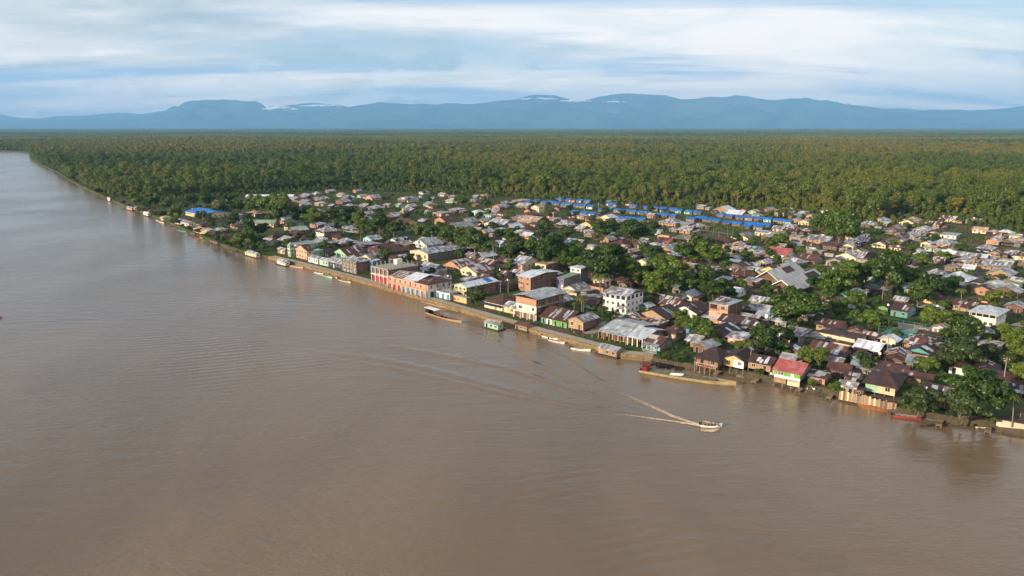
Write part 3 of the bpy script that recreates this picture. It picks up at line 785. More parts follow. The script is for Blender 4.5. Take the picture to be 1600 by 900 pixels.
def frame_at(u0, v0, u1=None, w=None, ang=None, z=GZ):
    """facade whose left foot stands at photo pixel (u0, v0) and whose right foot falls at column u1"""
    p = P(u0, v0, z); a = gang(u0, v0) if ang is None else ang
    e = Vector((math.cos(a), math.sin(a), 0)); nrm = Vector((-e.y, e.x, 0))
    if w is None:
        lo, hi = 0.3, 80.0
        for _ in range(40):
            m_ = (lo + hi) / 2; q = p + e * m_
            if proj(q.x, q.y, z)[0] < u1: lo = m_
            else: hi = m_
        w = lo
    return p, e, nrm, a, w
def depth_to(p1, nrm, u2, z):
    lo, hi = 0.5, 70.0
    for _ in range(40):
        m_ = (lo + hi) / 2; q = p1 + nrm * m_
        if proj(q.x, q.y, z)[0] < u2: lo = m_
        else: hi = m_
    return lo

THINGS = []                                     # (object, words, u, v, category) for the labels, set at the end
HOUSES = []                                     # (x, y, radius) of what stands already
def occupy(x, y, r): HOUSES.append((x, y, r))
def house(name, loc, ang, w, d, h, roof='gable', rm='z', front='cream', side=None, rh=None, over=0.5, turn=False, floors=1, stilts=0.0, wins=True, dmat=None, sheets=0,
          words=None, cat='house', z=GZ, seed=None, eave=True, doorx=None, nwin=None, far=False):
    """loc = middle of the facade at the ground; returns the thing's Empty (children in its local frame)"""
    r = random.Random(seed if seed is not None else int(loc[0] * 13 + loc[1] * 7))
    root = empty(name, (loc[0], loc[1], z), ang)
    side = side or front
    if rh is None: rh = (d if not turn else w) / 2 * (0.42 if roof == 'gable' else 0.4) if roof in ('gable', 'hip') else 0.7
    walls(root, w, d, stilts, stilts + h, front, side, roof, rh, turn)
    if roof != 'none':
        ro = roof_part(root, roof, 0, d / 2, w, d, stilts + h + 0.004, rh, over, R[rm] if isinstance(rm, str) else rm, 'roof', turn, not far)
        if sheets and roof == 'gable': loose_sheets(ro, sheets, r.choice([R['z'], R['g'], R['w']]), r)
    if stilts > 0:
        nx = max(2, int(w / 2.2)); ny = 2 if d < 7 else 3
        for i in range(nx + 1):
            for j in range(ny):
                bar(root, 'stilt', -w / 2 + 0.12 + (w - 0.24) * i / nx - 0.09, -w / 2 + 0.12 + (w - 0.24) * i / nx + 0.09, 0.12 + (d - 0.24) * j / (ny - 1) - 0.09, 0.12 + (d - 0.24) * j / (ny - 1) + 0.09, -1.9, stilts - 0.004, W['woodgrey'])
    if wins:
        fh = h / floors
        for f in range(floors):
            zz = stilts + f * fh
            k = nwin or max(2, int(w / 2.7)); di = r.randrange(k) if doorx is None else doorx
            for i in range(k):
                x = -w / 2 + w * (i + 0.5) / k
                if f == 0 and i == di: door(root, x, 0, zz + 0.02, 1.0, min(2.1, fh * 0.78), dmat)
                else: window(root, x, 0, zz + fh * 0.36, min(1.2, w / k * 0.5), fh * 0.38)
            k = max(1, int(d / 3.6))
            for i in range(k): window(root, w / 2, d * (i + 0.5) / k, zz + fh * 0.38, 1.0, fh * 0.36, 'r')
            if f > 0: bar(root, 'floor_slab', -w / 2 - 0.06, w / 2 + 0.06, -0.06, d + 0.06, zz - 0.1, zz + 0.1, concm)
    n = Vector((-math.sin(ang), math.cos(ang), 0)); c = Vector((loc[0], loc[1], 0)) + n * d / 2
    occupy(c.x, c.y, 0.55 * max(w, d))
    u, v = proj(loc[0], loc[1], z + h * 0.5)
    THINGS.append((root, words or '%s house' % front, u, v, cat))
    return root
def shop(name, u0, v0, u1, u2, h, words, d=None, ang=None, **kw):
    p, e, nrm, a, w = frame_at(u0, v0, u1, ang=ang)
    d = d or depth_to(p + e * w, nrm, u2, GZ)
    if u0 > 1000 and kw.get('cat') != 'hall': d = min(d, 1.6 * w)
    mid = p + e * w / 2
    r = house(name, mid, a, w, d, h, words=words, **kw)
    return r, w, d
# ------------------------------------------------------------------ the river front, building by building
LANDMARKS = []
def mark(phrase, u, v): LANDMARKS.append((phrase, u, v))
def columns(root, xs, y, z0, z1, mat, s=0.16, name='column'):
    for x in xs: bar(root, name, x - s, x + s, y - s, y + s, z0, z1, mat)
def lsp(a, b, n): return [a + (b - a) * i / (n - 1) for i in range(n)]
def railing(root, x0, x1, y, z, mat, n=None, h=0.9, name='railing'):
    mb = MB(); mb.box(x0, x1, y - 0.04, y + 0.04, z + h - 0.08, z + h); mb.box(x0, x1, y - 0.03, y + 0.03, z + 0.1, z + 0.16)
    n = n or max(2, int((x1 - x0) / 0.45))
    for x in lsp(x0, x1, n + 1): mb.box(x - 0.025, x + 0.025, y - 0.02, y + 0.02, z, z + h - 0.06)
    return mb.build(name, mat, root)
def awning(root, x0, x1, y, z, out, drop, mat, name='awning'):
    mb = MB(); a = [(x0, y - out, z - drop), (x1, y - out, z - drop), (x1, y, z), (x0, y, z)]
    mb.hexa(a + [(p[0], p[1], p[2] + 0.06) for p in a]); return mb.build(name, mat, root)

# pale green church tower by the water
p, e, nrm, a, w = frame_at(452, 401, w=3.2)
root = empty('church_tower', (p.x, p.y, GZ), a)
walls(root, 3.0, 3.0, 0, 7.2, 'mint', 'mint')
for z in (2.4, 4.8): bar(root, 'cornice', -1.6, 1.6, -0.1, 3.1, z, z + 0.22, W['white'])
roof_part(root, 'hip', 0, 1.5, 3.0, 3.0, 7.2, 1.6, 0.25, R['G'])
for z, h in ((0.02, 2.1), (2.9, 1.4), (5.3, 1.4)):
    (door if z < 1 else window)(root, 0, 0, z, 1.1, h); window(root, 1.5, 1.5, max(z, 0.6), 1.0, 1.3, 'r')
occupy(p.x, p.y, 3); THINGS.append((root, 'pale green square church tower with white bands beside the riverside path', 457, 390, 'tower'))
mark('the green church tower', 457, 390)

shop('shop_house', 434, 395, 445, 452, 3.0, 'small orange shop house with zinc roof at the upriver end of the promenade', rm='z', front='orange', turn=False)
shop('shop_house', 463, 402, 480, 490, 5.6, 'pink and cream two storey shop house with dark red roof', rm='b', front='peach', floors=2, side='cream', turn=True)
shop('shop_house', 482, 409, 497, 508, 3.2, 'white shop house with grey zinc roof', rm='z', front='white', side='grey')
shop('shop_house', 499, 413, 513, 524, 3.0, 'mint green shop house with weathered zinc roof', rm='g', front='mint', side='cream')
shop('shop_house', 515, 417, 533, 548, 3.4, 'low white and navy shop house with zinc roof', rm='z', front='darkblue', side='white')
# two-storey concrete house with open arcade
r6, w6, d6 = shop('arcade_house', 536, 423, 558, 575, 7.0, 'unpainted concrete two storey house with an open arcade and zinc roof', roof='hip', rm='z', front='concrete', side='brick', floors=2, over=0.9, nwin=4)
columns(r6, lsp(-w6 / 2 + 0.2, w6 / 2 - 0.2, 5), -0.35, 0, 6.9, W['concrete'])
bar(r6, 'balcony', -w6 / 2, w6 / 2, -0.9, -0.065, 3.35, 3.55, W['concrete']); railing(r6, -w6 / 2, w6 / 2, -0.85, 3.56, W['woodtan'])
mark('the concrete arcade house', 552, 413)
shop('store_house', 576, 425, 582, 595, 6.2, 'tall blue painted store house with flat grey zinc roof', rm='g', front='blue', side='blue', roof='shed', rh=0.6, over=0.3, floors=2)

# unfinished red and brick block with bare columns on its roof deck
r7, w7, d7 = shop('unfinished_building', 583, 438, 608, 654, 7.2, 'unfinished red and brick building with bare concrete columns on its roof deck', roof='none', front='red', side='brickred', wins=False)
bar(r7, 'roof_deck', -w7 / 2 - 0.5, w7 / 2 + 0.2, -0.8, d7 + 0.2, 7.204, 7.5, W['concrete'])
bar(r7, 'floor_slab', -w7 / 2 - 0.3, w7 / 2 + 0.1, -1.0, d7 + 0.1, 3.7, 4.0, W['white'])
bar(r7, 'upper_wall', -w7 / 2 + 0.1, w7 / 2 - 0.1, -0.05, 0.0, 4.0, 7.2, W['brick'])
bar(r7, 'side_wall', w7 / 2, w7 / 2 + 0.05, 0.3, d7, 4.3, 7.2, W['brick'])
columns(r7, lsp(-w7 / 2, w7 / 2, 5), -0.75, 0, 7.2, W['white'])
for i, x in enumerate(lsp(-w7 / 2 + 1.1, w7 / 2 - 1.1, 4)): door(r7, x, 0, 0.05, 1.7, 2.8, W['red'])
for x in lsp(-w7 / 2 + 1.1, w7 / 2 - 1.1, 4): window(r7, x, -0.055, 4.6, 1.3, 1.9)
for i in range(4): window(r7, w7 / 2 + 0.05, 2.5 + i * (d7 - 4) / 3, 5.0, 1.2, 1.4, 'r')
for i, y in enumerate(lsp(0.0, d7 - 0.3, 8)):
    for j, x in enumerate(lsp(-w7 / 2 + 0.1, w7 / 2 - 0.2, 4)):
        if 0 < i < 7 and j in (1, 2) and (i + j) % 2: continue
        hh = 1.7 + 0.6 * random.random(); bar(r7, 'column', x - 0.14, x + 0.14, y - 0.14, y + 0.14, 7.5, 7.5 + hh, W['concrete'])
bar(r7, 'parapet', -w7 / 2 - 0.4, w7 / 2 + 0.15, -0.75, -0.6, 7.5, 8.0, W['concrete'])
bar(r7, 'stair_house', -w7 / 2 + 2.5, -w7 / 2 + 5.5, d7 * 0.62, d7 * 0.62 + 3.5, 7.5, 10.2, W['white'])
mark('the unfinished red building', 600, 425)

# long pink two-storey row with blue shutters
p, e, nrm, a, w8 = frame_at(608, 450, 669)
d8 = depth_to(p + e * w8, nrm, 706, GZ); mid = p + e * w8 / 2
r8 = house('shop_row', mid, a, w8, d8, 6.4, roof='none', front='peach', side='white', floors=2, wins=False, words='long pink two storey shop row with turquoise shutters under patchwork roofs', cat='building')
bar(r8, 'balcony', -w8 / 2, w8 / 2, -1.3, -0.005, 3.25, 3.5, W['peach']); railing(r8, -w8 / 2, w8 / 2, -1.25, 3.51, W['orange'], 24)
columns(r8, lsp(-w8 / 2 + 0.15, w8 / 2 - 0.15, 9), -1.15, 0, 3.25, W['white'], 0.12)
xs = lsp(-w8 / 2 + 1.3, w8 / 2 - 1.2, 9)
for i, x in enumerate(xs):
    o = door(r8, x, 0, 0.03, 1.9, 2.6, W['red'] if i < 3 else (W['blue'] if i < 8 else W['darkblue']), 'f', 'shutter')
for i, x in enumerate(lsp(-w8 / 2 + 1.2, w8 / 2 - 1.2, 8)): (door if i % 3 == 1 else window)(r8, x, 0, 3.55 if i % 3 == 1 else 4.2, 1.0, 2.1 if i % 3 == 1 else 1.3)
for i in range(4): window(r8, w8 / 2, 2 + i * (d8 - 3.5) / 3, 4.2, 1.0, 1.2, 'r'); 
for i in range(3): door(r8, w8 / 2, 2.5 + i * 4, 0.03, 2.2, 2.6, W['darkblue'], 'r', 'shutter')
roof_part(r8, 'gable', -w8 * 0.30, d8 / 2, w8 * 0.38, d8, 6.41, 1.5, 0.5, R['m'])
roof_part(r8, 'gable', w8 * 0.06, d8 / 2 + 0.6, w8 * 0.32, d8 + 0.2, 6.75, 1.9, 0.4, R['w'])
roof_part(r8, 'hip', w8 * 0.35, d8 / 2, w8 * 0.31, d8, 6.41, 1.7, 0.7, R['b'])
mark('the turquoise-shuttered row', 645, 443)

# half-built white house with blue doors
r9, w9, d9 = shop('shop_house', 682, 464, 703, 716, 3.0, 'half built white shop with blue doors and bare columns on top', roof='flat', rm='g', front='white', side='concrete', over=0.4, wins=False)
for x in lsp(-w9 / 2 + 1.2, w9 / 2 - 1.2, 3): door(r9, x, 0, 0.03, 1.7, 2.4, W['blue'], 'f', 'shutter')
for y in (0.2, d9 / 2, d9 - 0.2): columns(r9, lsp(-w9 / 2 + 0.2, w9 / 2 - 0.2, 3), y, 3.23, 5.6, W['concrete'], 0.13)
r9b, w9b, d9b = shop('kiosk', 709, 470, 729, 738, 2.3, 'bright yellow kiosk stall by the riverside path', d=3.0, roof='shed', rh=-0.4, rm='g', front='yellow', side='yellow', over=0.5, wins=False, cat='kiosk')
for x, m_ in zip(lsp(-w9b / 2 + 0.8, w9b / 2 - 0.8, 4), ('red', 'orange', 'yellow', 'yellow')): door(r9b, x, 0, 0.5, 1.2, 1.2, W[m_], 'f', 'hatch')
# white roofed house with a blue patch, end to the river
r10, w10, d10 = shop('gabled_building', 710, 463, 729, 776, 5.8, 'cream two storey building with long white roof patched in blue', rm='w', front='cream', side='brick', turn=True, floors=2, rh=1.1, over=0.9)
bar(r10, 'balcony', -w10 / 2, w10 / 2, -1.2, -0.065, 2.85, 3.05, W['cream']); railing(r10, -w10 / 2, w10 / 2, -1.15, 3.06, W['woodtan'])
ro = [c for c in r10.children if c.name.startswith('roof')][0]
wr, dr, rhr, ovr = ro['_dims']; sl = math.atan2(rhr, dr / 2)
mb = MB(); mb.box(-1.8, 1.8, -dr * 0.25, dr * 0.25, -0.02, 0.02); bp_ = mb.build('roof_patch', R['B'], ro); bp_.location = (wr * 0.3, -dr * 0.25, rhr * 0.5 + 0.16); bp_.rotation_euler = (sl, 0, 0)
mark('the blue-patched white roof', 745, 440)
# brown roof with blue awning, yellow cottage
r11, w11, d11 = shop('house', 757, 480, 785, 815, 3.3, 'long cream house with rusty hip roof and navy awning', roof='hip', rm='b', front='cream', over=0.9)
awning(r11, -w11 / 2, w11 / 2, -0.9, 2.6, 1.6, 0.5, W['darkblue'])
shop('cottage', 787, 489, 805, 814, 2.7, 'small yellow cottage with zinc roof', d=7.0, rm='z', front='yellow', roof='gable', stilts=0.5)
# big three-storey house: white middle, orange gable
r13, w13, d13 = shop('three_storey_house', 807, 494, 838, 880, 8.8, 'big three storey white and orange house with wide grey vaulted roof', roof='none', front='white', side='brick', wins=False, cat='house')
bar(r13, 'gable_wall', -w13 / 2 - 0.05, w13 / 2 + 0.05, -0.25, -0.0, 5.9, 8.8, W['orange'])
bar(r13, 'balcony', -w13 / 2 - 0.6, w13 / 2 + 0.3, -1.6, -0.3, 2.95, 3.25, W['white'])
bar(r13, 'floor_slab', -w13 / 2 - 0.1, w13 / 2 + 0.1, -0.26, d13 + 0.1, 5.75, 5.95, W['white'])
columns(r13, lsp(-w13 / 2 - 0.3, w13 / 2, 4), -1.4, 0, 2.95, W['white'], 0.14)
for x in lsp(-w13 / 2 + 1.8, w13 / 2 - 1.8, 3): door(r13, x, 0, 0.03, 2.6, 2.5, W['brick'], 'f', 'shutter')
door(r13, 0.6, 0, 3.26, 1.1, 2.0, W['yellow']); window(r13, -w13 / 2 + 2.2, 0, 3.9, 1.8, 1.2); window(r13, w13 / 2 - 1.8, 0, 3.9, 1.2, 1.2)
for y in lsp(2, d13 - 2, 4):
    window(r13, w13 / 2, y, 6.4, 1.3, 1.3, 'r'); window(r13, w13 / 2, y, 3.7, 1.1, 1.2, 'r')
bar(r13, 'balcony', w13 / 2 + 0.105, w13 / 2 + 1.3, 0.6, d13, 5.7, 5.95, W['concrete'])
mb = MB(); n_ = 10; X0, X1 = -w13 / 2 - 1.0, w13 / 2 + 1.4
for i in range(n_):
    q = []
    for k in (i, i + 1):
        t = k / n_; q.append((X0 + (X1 - X0) * t, 8.75 + 1.5 * math.sin(math.pi * (0.12 + 0.8 * t))))
    mb.hexa([(q[0][0], -1.2, q[0][1]), (q[1][0], -1.2, q[1][1]), (q[1][0], d13 + 0.6, q[1][1]), (q[0][0], d13 + 0.6, q[0][1])] + [(q[0][0], -1.2, q[0][1] + 0.1), (q[1][0], -1.2, q[1][1] + 0.1), (q[1][0], d13 + 0.6, q[1][1] + 0.1), (q[0][0], d13 + 0.6, q[0][1] + 0.1)])
mb.build('roof', R['g'], r13)
mark('the big orange-gabled house', 838, 475)
# low brown roofed row with teal and lime fronts
r14, w14, d14 = shop('row_house', 845, 504, 886, 918, 2.9, 'low row house with rusty roof and teal and lime green fronts', rm='b', front='teal', side='wood', sheets=7, over=0.8, wins=False)
for x0, x1, m_ in ((-0.48, -0.3, 'teal'), (-0.28, -0.08, 'white'), (-0.06, 0.2, 'green'), (0.22, 0.48, 'green')):
    bar(r14, 'front_panel', x0 * w14, x1 * w14, -0.08, -0.01, 0.1, 2.6, W[m_])
for x in (-0.39, -0.18, 0.07, 0.35): door(r14, x * w14, -0.085, 0.1, 0.9, 2.0, W['dark'])
r15, w15, d15 = shop('gabled_house', 888, 514, 911, 934, 3.6, 'tan gabled house with patched zinc roof above a brick base', rm='z', front='woodtan', side='brick', turn=True, sheets=3, stilts=0.6, over=0.6)
# white three-storey house
r16, w16, d16 = shop('three_storey_house', 945, 486, 978, 1004, 8.2, 'white three storey house with open top floor under a zinc roof', roof='none', front='white', side='white', wins=False)
mb = MB()
bar(r16, 'floor_slab', -w16 / 2 - 0.5, w16 / 2 + 0.15, -0.9, d16 + 0.1, 5.5, 5.75, W['white'])
bar(r16, 'balcony', -w16 / 2, w16 / 2 * 0.55, -1.5, -0.01, 2.75, 3.0, W['white']); railing(r16, -w16 / 2, w16 / 2 * 0.55, -1.45, 3.01, W['white'])
bar(r16, 'terrace_wall', -w16 / 2 - 0.4, w16 / 2 + 0.1, -0.85, -0.7, 5.76, 6.6, W['white'])
for i, x in enumerate(lsp(-w16 / 2 + 1.4, w16 / 2 - 1.4, 4)):
    bar(r16, 'dark_opening_panel', x - 0.95, x + 0.95, -0.03, -0.002, 5.8, 8.0, glassm)  # dark panel on the solid wall, painting the shade of an open floor
    (door if i == 2 else window)(r16, x, 0, 3.05 if i == 2 else 3.7, 1.0, 2.0 if i == 2 else 1.2); (door if i == 1 else window)(r16, x, 0, 0.05 if i == 1 else 0.9, 1.1, 2.1 if i == 1 else 1.2)
columns(r16, lsp(-w16 / 2 - 0.2, w16 / 2, 5), -0.6, 5.75, 8.3, W['white'], 0.13)
for y in lsp(1.8, d16 - 1.8, 4):
    bar(r16, 'dark_opening_panel', w16 / 2 + 0.002, w16 / 2 + 0.03, y - 0.9, y + 0.9, 6.3, 8.0, glassm)  # same dark panels on the side, shade of the open floor as colour
    window(r16, w16 / 2, y, 3.7, 0.9, 1.1, 'r'); window(r16, w16 / 2, y, 1.0, 0.9, 1.1, 'r')
roof_part(r16, 'gable', 0, d16 / 2 - 0.2, w16, d16, 8.32, 1.5, 1.0, R['z'])
bar(r16, 'roof_panel', -1.6, 2.4, 1.4, 2.2, 9.3, 9.36, W['dark'])
mark('the white three-storey house', 972, 470)
# market hall: two big zinc roofs over an open front
r17, w17, d17 = shop('market_hall', 940, 527, 983, 1025, 3.3, 'open fronted market hall under a broad striped zinc roof', roof='gable', rm='g', front='woodtan', side='wood', turn=False, wins=False, rh=1.6, over=0.8)
columns(r17, lsp(-w17 / 2, w17 / 2, 6), -2.2, 0, 3.0, W['woodtan'], 0.12, 'post'); awning(r17, -w17 / 2, w17 / 2, -0.6, 3.2, 2.0, 0.25, R['g'])
for i, x in enumerate(lsp(-w17 / 2 + 1.2, w17 / 2 - 1.2, 5)): bar(r17, 'dark_opening_panel', x - 0.9, x + 0.9, -0.03, -0.002, 0.2, 2.5, W['dark'] if i % 2 else W['brown'])  # dark and brown panels paint the shaded interior onto a closed wall
r17b, w17b, d17b = shop('market_hall', 984, 537, 1007, 1038, 3.4, 'orange and white fronted market hall with whitish zinc roof', roof='gable', rm='w', front='orange', side='woodgrey', wins=False, rh=1.5, over=0.7)
columns(r17b, lsp(-w17b / 2, w17b / 2, 4), -1.6, 0, 3.2, W['white'], 0.14, 'post'); awning(r17b, -w17b / 2, w17b / 2, -0.6, 3.3, 1.4, 0.2, R['w'])
for x in lsp(-w17b / 2 + 1.2, w17b / 2 - 1.2, 3): bar(r17b, 'dark_opening_panel', x - 0.8, x + 0.8, -0.03, -0.002, 0.1, 2.6, W['dark'])  # interior shade painted as dark panels; the wall behind is closed
mark('the market hall', 985, 515)
r18, w18, d18 = shop('porch_house', 1009, 546, 1031, 1055, 2.8, 'mint house with white balustrade porch and half rusted roof', rm='m', front='skyblue', side='woodgrey', over=0.5)
awning(r18, -w18 / 2 - 0.3, w18 / 2 + 0.3, -0.5, 2.95, 2.3, 0.4, R['z']); columns(r18, lsp(-w18 / 2, w18 / 2, 4), -2.4, 0, 2.6, W['teal'], 0.1, 'post'); railing(r18, -w18 / 2, w18 / 2, -2.4, 0.05, W['white'], 16)
shop('house', 1035, 529, 1055, 1073, 3.1, 'tan house with brown pyramid roof behind the grassy bank', roof='hip', rm='b', front='woodtan', over=0.8)
# brick tower house
r20, w20, d20 = shop('tower_house', 1107, 503, 1136, 1167, 8.0, 'square three storey brick tower house with peach lower wall', roof='flat', rm='g', front='peach', side='brick', over=0.15, wins=False)
bar(r20, 'upper_wall', -w20 / 2 + 0.0, w20 / 2, -0.06, -0.0, 5.4, 7.95, W['orange'])
window(r20, w20 / 2 - 2.2, -0.06, 6.1, 1.5, 1.4); bar(r20, 'dark_opening_panel', -w20 / 2 + 0.4, -w20 / 2 + 3.4, -0.09, -0.065, 6.0, 7.8, W['dark']); bar(r20, 'dark_opening_panel', -0.4, 0.9, -0.03, -0.002, 4.3, 4.6, W['dark'])  # dark panels paint the shade inside openings; the wall is not cut
railing(r20, -w20 / 2, 0, -0.5, 5.4, W['brick']); awning(r20, -w20 / 2 - 2, w20 / 2, 0, 2.8, 3.4, 0.3, R['w'])
for i in range(3): bar(r20, 'column', w20 / 2 - 0.02, w20 / 2 + 0.06, 1 + i * 3.2, 1.3 + i * 3.2, 0, 8, W['concrete'])
roof_part(r20, 'shed', -w20 * 0.2, d20 * 0.45, w20 * 0.5, d20 * 0.5, 8.9, 0.4, 0.2, R['m'], 'canopy')
columns(r20, (-w20 * 0.42, 0), d20 * 0.25, 8.2, 8.95, W['concrete'], 0.1); columns(r20, (-w20 * 0.42, 0), d20 * 0.65, 8.2, 9.2, W['concrete'], 0.1)
mark('the brick tower house', 1125, 485)
# stilt houses on the downriver bank
r21, w21, d21 = shop('porch_house', 1088, 572, 1121, 1147, 2.6, 'tan house with red and white balustrade under a brown hip roof', roof='hip', rm='d', front='woodtan', side='wood', stilts=0.9, over=1.3, sheets=2)
bar(r21, 'porch_floor', -w21 / 2, w21 / 2, -1.6, -0.01, 0.7, 0.9, W['wood']); railing(r21, -w21 / 2, w21 / 2, -1.5, 0.9, W['white'], 11, 1.0)
for i, x in enumerate(lsp(-w21 / 2 + 0.4, w21 / 2 - 0.4, 10)): bar(r21, 'baluster', x - 0.13, x + 0.13, -1.58, -1.54, 1.0, 1.75, W['red'])
columns(r21, lsp(-w21 / 2 + 0.1, w21 / 2 - 0.1, 5), -1.45, -1.9, 3.4, W['woodtan'], 0.09, 'post')
r22, w22, d22 = shop('stilt_house', 1130, 575, 1161, 1181, 2.6, 'pale yellow stilt house with white lean-to and dark gable roof', rm='d', front='yellow', side='woodgrey', stilts=1.1, turn=True, over=0.5)
bar(r22, 'front_panel', w22 * 0.02, w22 / 2, -0.06, -0.005, 1.15, 3.6, W['white']); window(r22, w22 * 0.3, -0.06, 2.2, 0.9, 0.9)
r23, w23, d23 = shop('stilt_house', 1168, 580, 1203, 1217, 2.3, 'stilt house with a broken open roof and plank walls', rm='d', front='woodtan', side='wood', stilts=1.2, over=0.4, sheets=4, rh=1.5)
r24, w24, d24 = shop('stilt_house', 1209, 596, 1249, 1266, 2.6, 'stilt house with bright red roof and green and white front', rm='r', front='green', side='woodgrey', stilts=1.6, over=0.7, rh=1.9, wins=False)
bar(r24, 'front_panel', -w24 / 2, w24 / 2, -0.07, -0.005, 1.62, 2.5, W['white']); bar(r24, 'plank_skirt', -w24 / 2, -0.2, -0.06, -0.005, 0.0, 1.5, W['woodtan']); bar(r24, 'plank_skirt', 0.2, w24 / 2, -0.06, -0.005, -0.2, 1.4, W['cream'])
window(r24, -w24 * 0.25, -0.005, 2.7, 1.6, 1.0); door(r24, w24 * 0.2, -0.07, 1.65, 0.9, 2.0)
mark('the red-roofed stilt house', 1235, 580)
shop('shack', 1262, 599, 1288, 1303, 2.0, 'ramshackle tan shack under loose zinc sheets', rm='m', front='woodtan', side='wood', stilts=0.6, sheets=5, rh=0.7)
r26, w26, d26 = shop('hip_roof_house', 1351, 614, 1397, 1416, 2.9, 'cream and mint house with big brown hip roof above a plank fence', roof='hip', rm='d', front='cream', side='woodgrey', stilts=0.8, over=1.0, rh=2.4)
bar(r26, 'front_panel', -w26 / 2, -w26 * 0.05, -0.06, -0.005, 0.85, 3.6, W['mint'])
mark('the plank fence', 1380, 600)
# the plank fence itself, board by board
p, e, nrm, a, wf = frame_at(1311, 618, 1398)
fence = empty('plank_fence', (p.x, p.y, GZ - 1.2), a); x = 0.0; k = 0
while x < wf:
    bw = random.uniform(0.5, 0.75); o = bar(fence, 'board', x, x + bw - 0.05, random.uniform(-0.06, 0.06), random.uniform(0.08, 0.16), 0, random.uniform(2.5, 3.3) - 0.5 * (x / wf), W[random.choice(['woodtan', 'woodtan', 'wood', 'cream', 'woodgrey'])]); x += bw; k += 1
THINGS.append((fence, 'tall plank fence of uneven tan boards along the water', 1350, 610, 'fence'))
r27, w27, d27 = shop('hip_roof_house', 1438, 634, 1483, 1499, 2.6, 'house with wide dark brown gable roof between two leafy bank trees', rm='d', front='wood', side='wood', stilts=0.6, over=0.9, sheets=6, rh=2.2)
shop('hip_roof_house', 1482, 583, 1514, 1527, 2.8, 'white house with dark hip roof beyond the bank trees', roof='hip', rm='d', front='white', side='grey', over=0.7)
shop('hip_roof_house', 1521, 590, 1556, 1569, 2.8, 'brick house with dark gable roof beside a tall lamp pole', rm='d', front='brick', side='brick', over=0.8, sheets=2, turn=True)
mark('the big dark-green bank tree', 1528, 612)
# white house with roof terrace on the far right
r30, w30, d30 = shop('three_storey_house', 1515, 507, 1554, 1575, 5.6, 'white villa with open roof terrace under a zinc hip roof', roof='none', front='white', side='white', wins=False, cat='house')
for i, x in enumerate(lsp(-w30 / 2 + 1.5, w30 / 2 - 1.5, 4)): (door if i == 1 else window)(r30, x, 0, 0.1 if i == 1 else 1.0, 1.1, 2.1 if i == 1 else 1.1)
for y in lsp(1.5, d30 - 1.5, 4): window(r30, w30 / 2, y, 3.3, 0.9, 1.2, 'r')
bar(r30, 'terrace_wall', -w30 / 2 - 0.6, w30 / 2 + 0.3, -0.8, -0.6, 2.9, 4.2, W['white']); bar(r30, 'floor_slab', -w30 / 2 - 0.6, w30 / 2 + 0.3, -0.8, d30 + 0.1, 2.7, 2.9, W['white'])
for i, x in enumerate(lsp(-w30 / 2 + 1.2, w30 / 2 - 1.2, 5)): bar(r30, 'dark_opening_panel', x - 1.0, x + 1.0, -0.03, -0.002, 4.0, 5.5, W['dark'])  # shade behind the terrace columns, painted as dark panels on the wall
columns(r30, lsp(-w30 / 2 - 0.3, w30 / 2, 5), -0.6, 4.2, 5.75, W['cream'], 0.14); columns(r30, (w30 / 2 + 0.15,), d30 / 2, 2.9, 5.7, W['cream'], 0.12)
roof_part(r30, 'hip', 0, d30 / 2 - 0.3, w30, d30, 5.75, 1.7, 1.1, R['w'])
mark('the white villa', 1545, 490)
# two church-like big gabled roofs
for (u0, v0, u1, dd_, wd) in ((1184, 442, 1214, 32, 'large hall with grey gable roof patched with a brown square'), (1203, 457, 1240, 38, 'large hall with pale gable roof and open dark front')):
    rr, ww, dd = shop('gabled_hall', u0, v0, u1, 0, 3.4, wd, d=dd_, roof='gable', rm='h', front='wood', side='wood', turn=True, rh=3.6, over=1.6, floors=1, cat='hall')
    ro = [c for c in rr.children if c.name.startswith('roof')][0]; w_, d_, rh_, ov_ = ro['_dims']; sl = math.atan2(rh_, d_ / 2)
    X_, Y_, dr_ = w_ / 2 + ov_, d_ / 2 + ov_, rh_ * ov_ / (d_ / 2)
    for sg in (-1, 1):
        mb = MB(); q_ = [(-X_ - 0.12, sg * Y_, -dr_ - 0.1), (-X_ + 0.18, sg * Y_, -dr_ - 0.1), (-X_ + 0.18, 0, rh_ - 0.1), (-X_ - 0.12, 0, rh_ - 0.1)]
        if sg > 0: q_ = [q_[1], q_[0], q_[3], q_[2]]
        mb.hexa(q_ + [(a_[0], a_[1], a_[2] + 0.4) for a_ in q_]); mb.build('bargeboard', W['white'], ro)
    mb = MB(); mb.box(-w_ * 0.17, w_ * 0.17, -d_ * 0.2, d_ * 0.2, -0.02, 0.02)
    o = mb.build('roof_patch', R['b'] if u0 < 1200 else R['d'], ro); o.location = (w_ * (0.1 if u0 < 1200 else 0.28), -d_ * 0.25, rh_ * 0.5 + 0.17); o.rotation_euler = (sl, 0, 0)
mark('the big twin-gabled hall', 1235, 432)

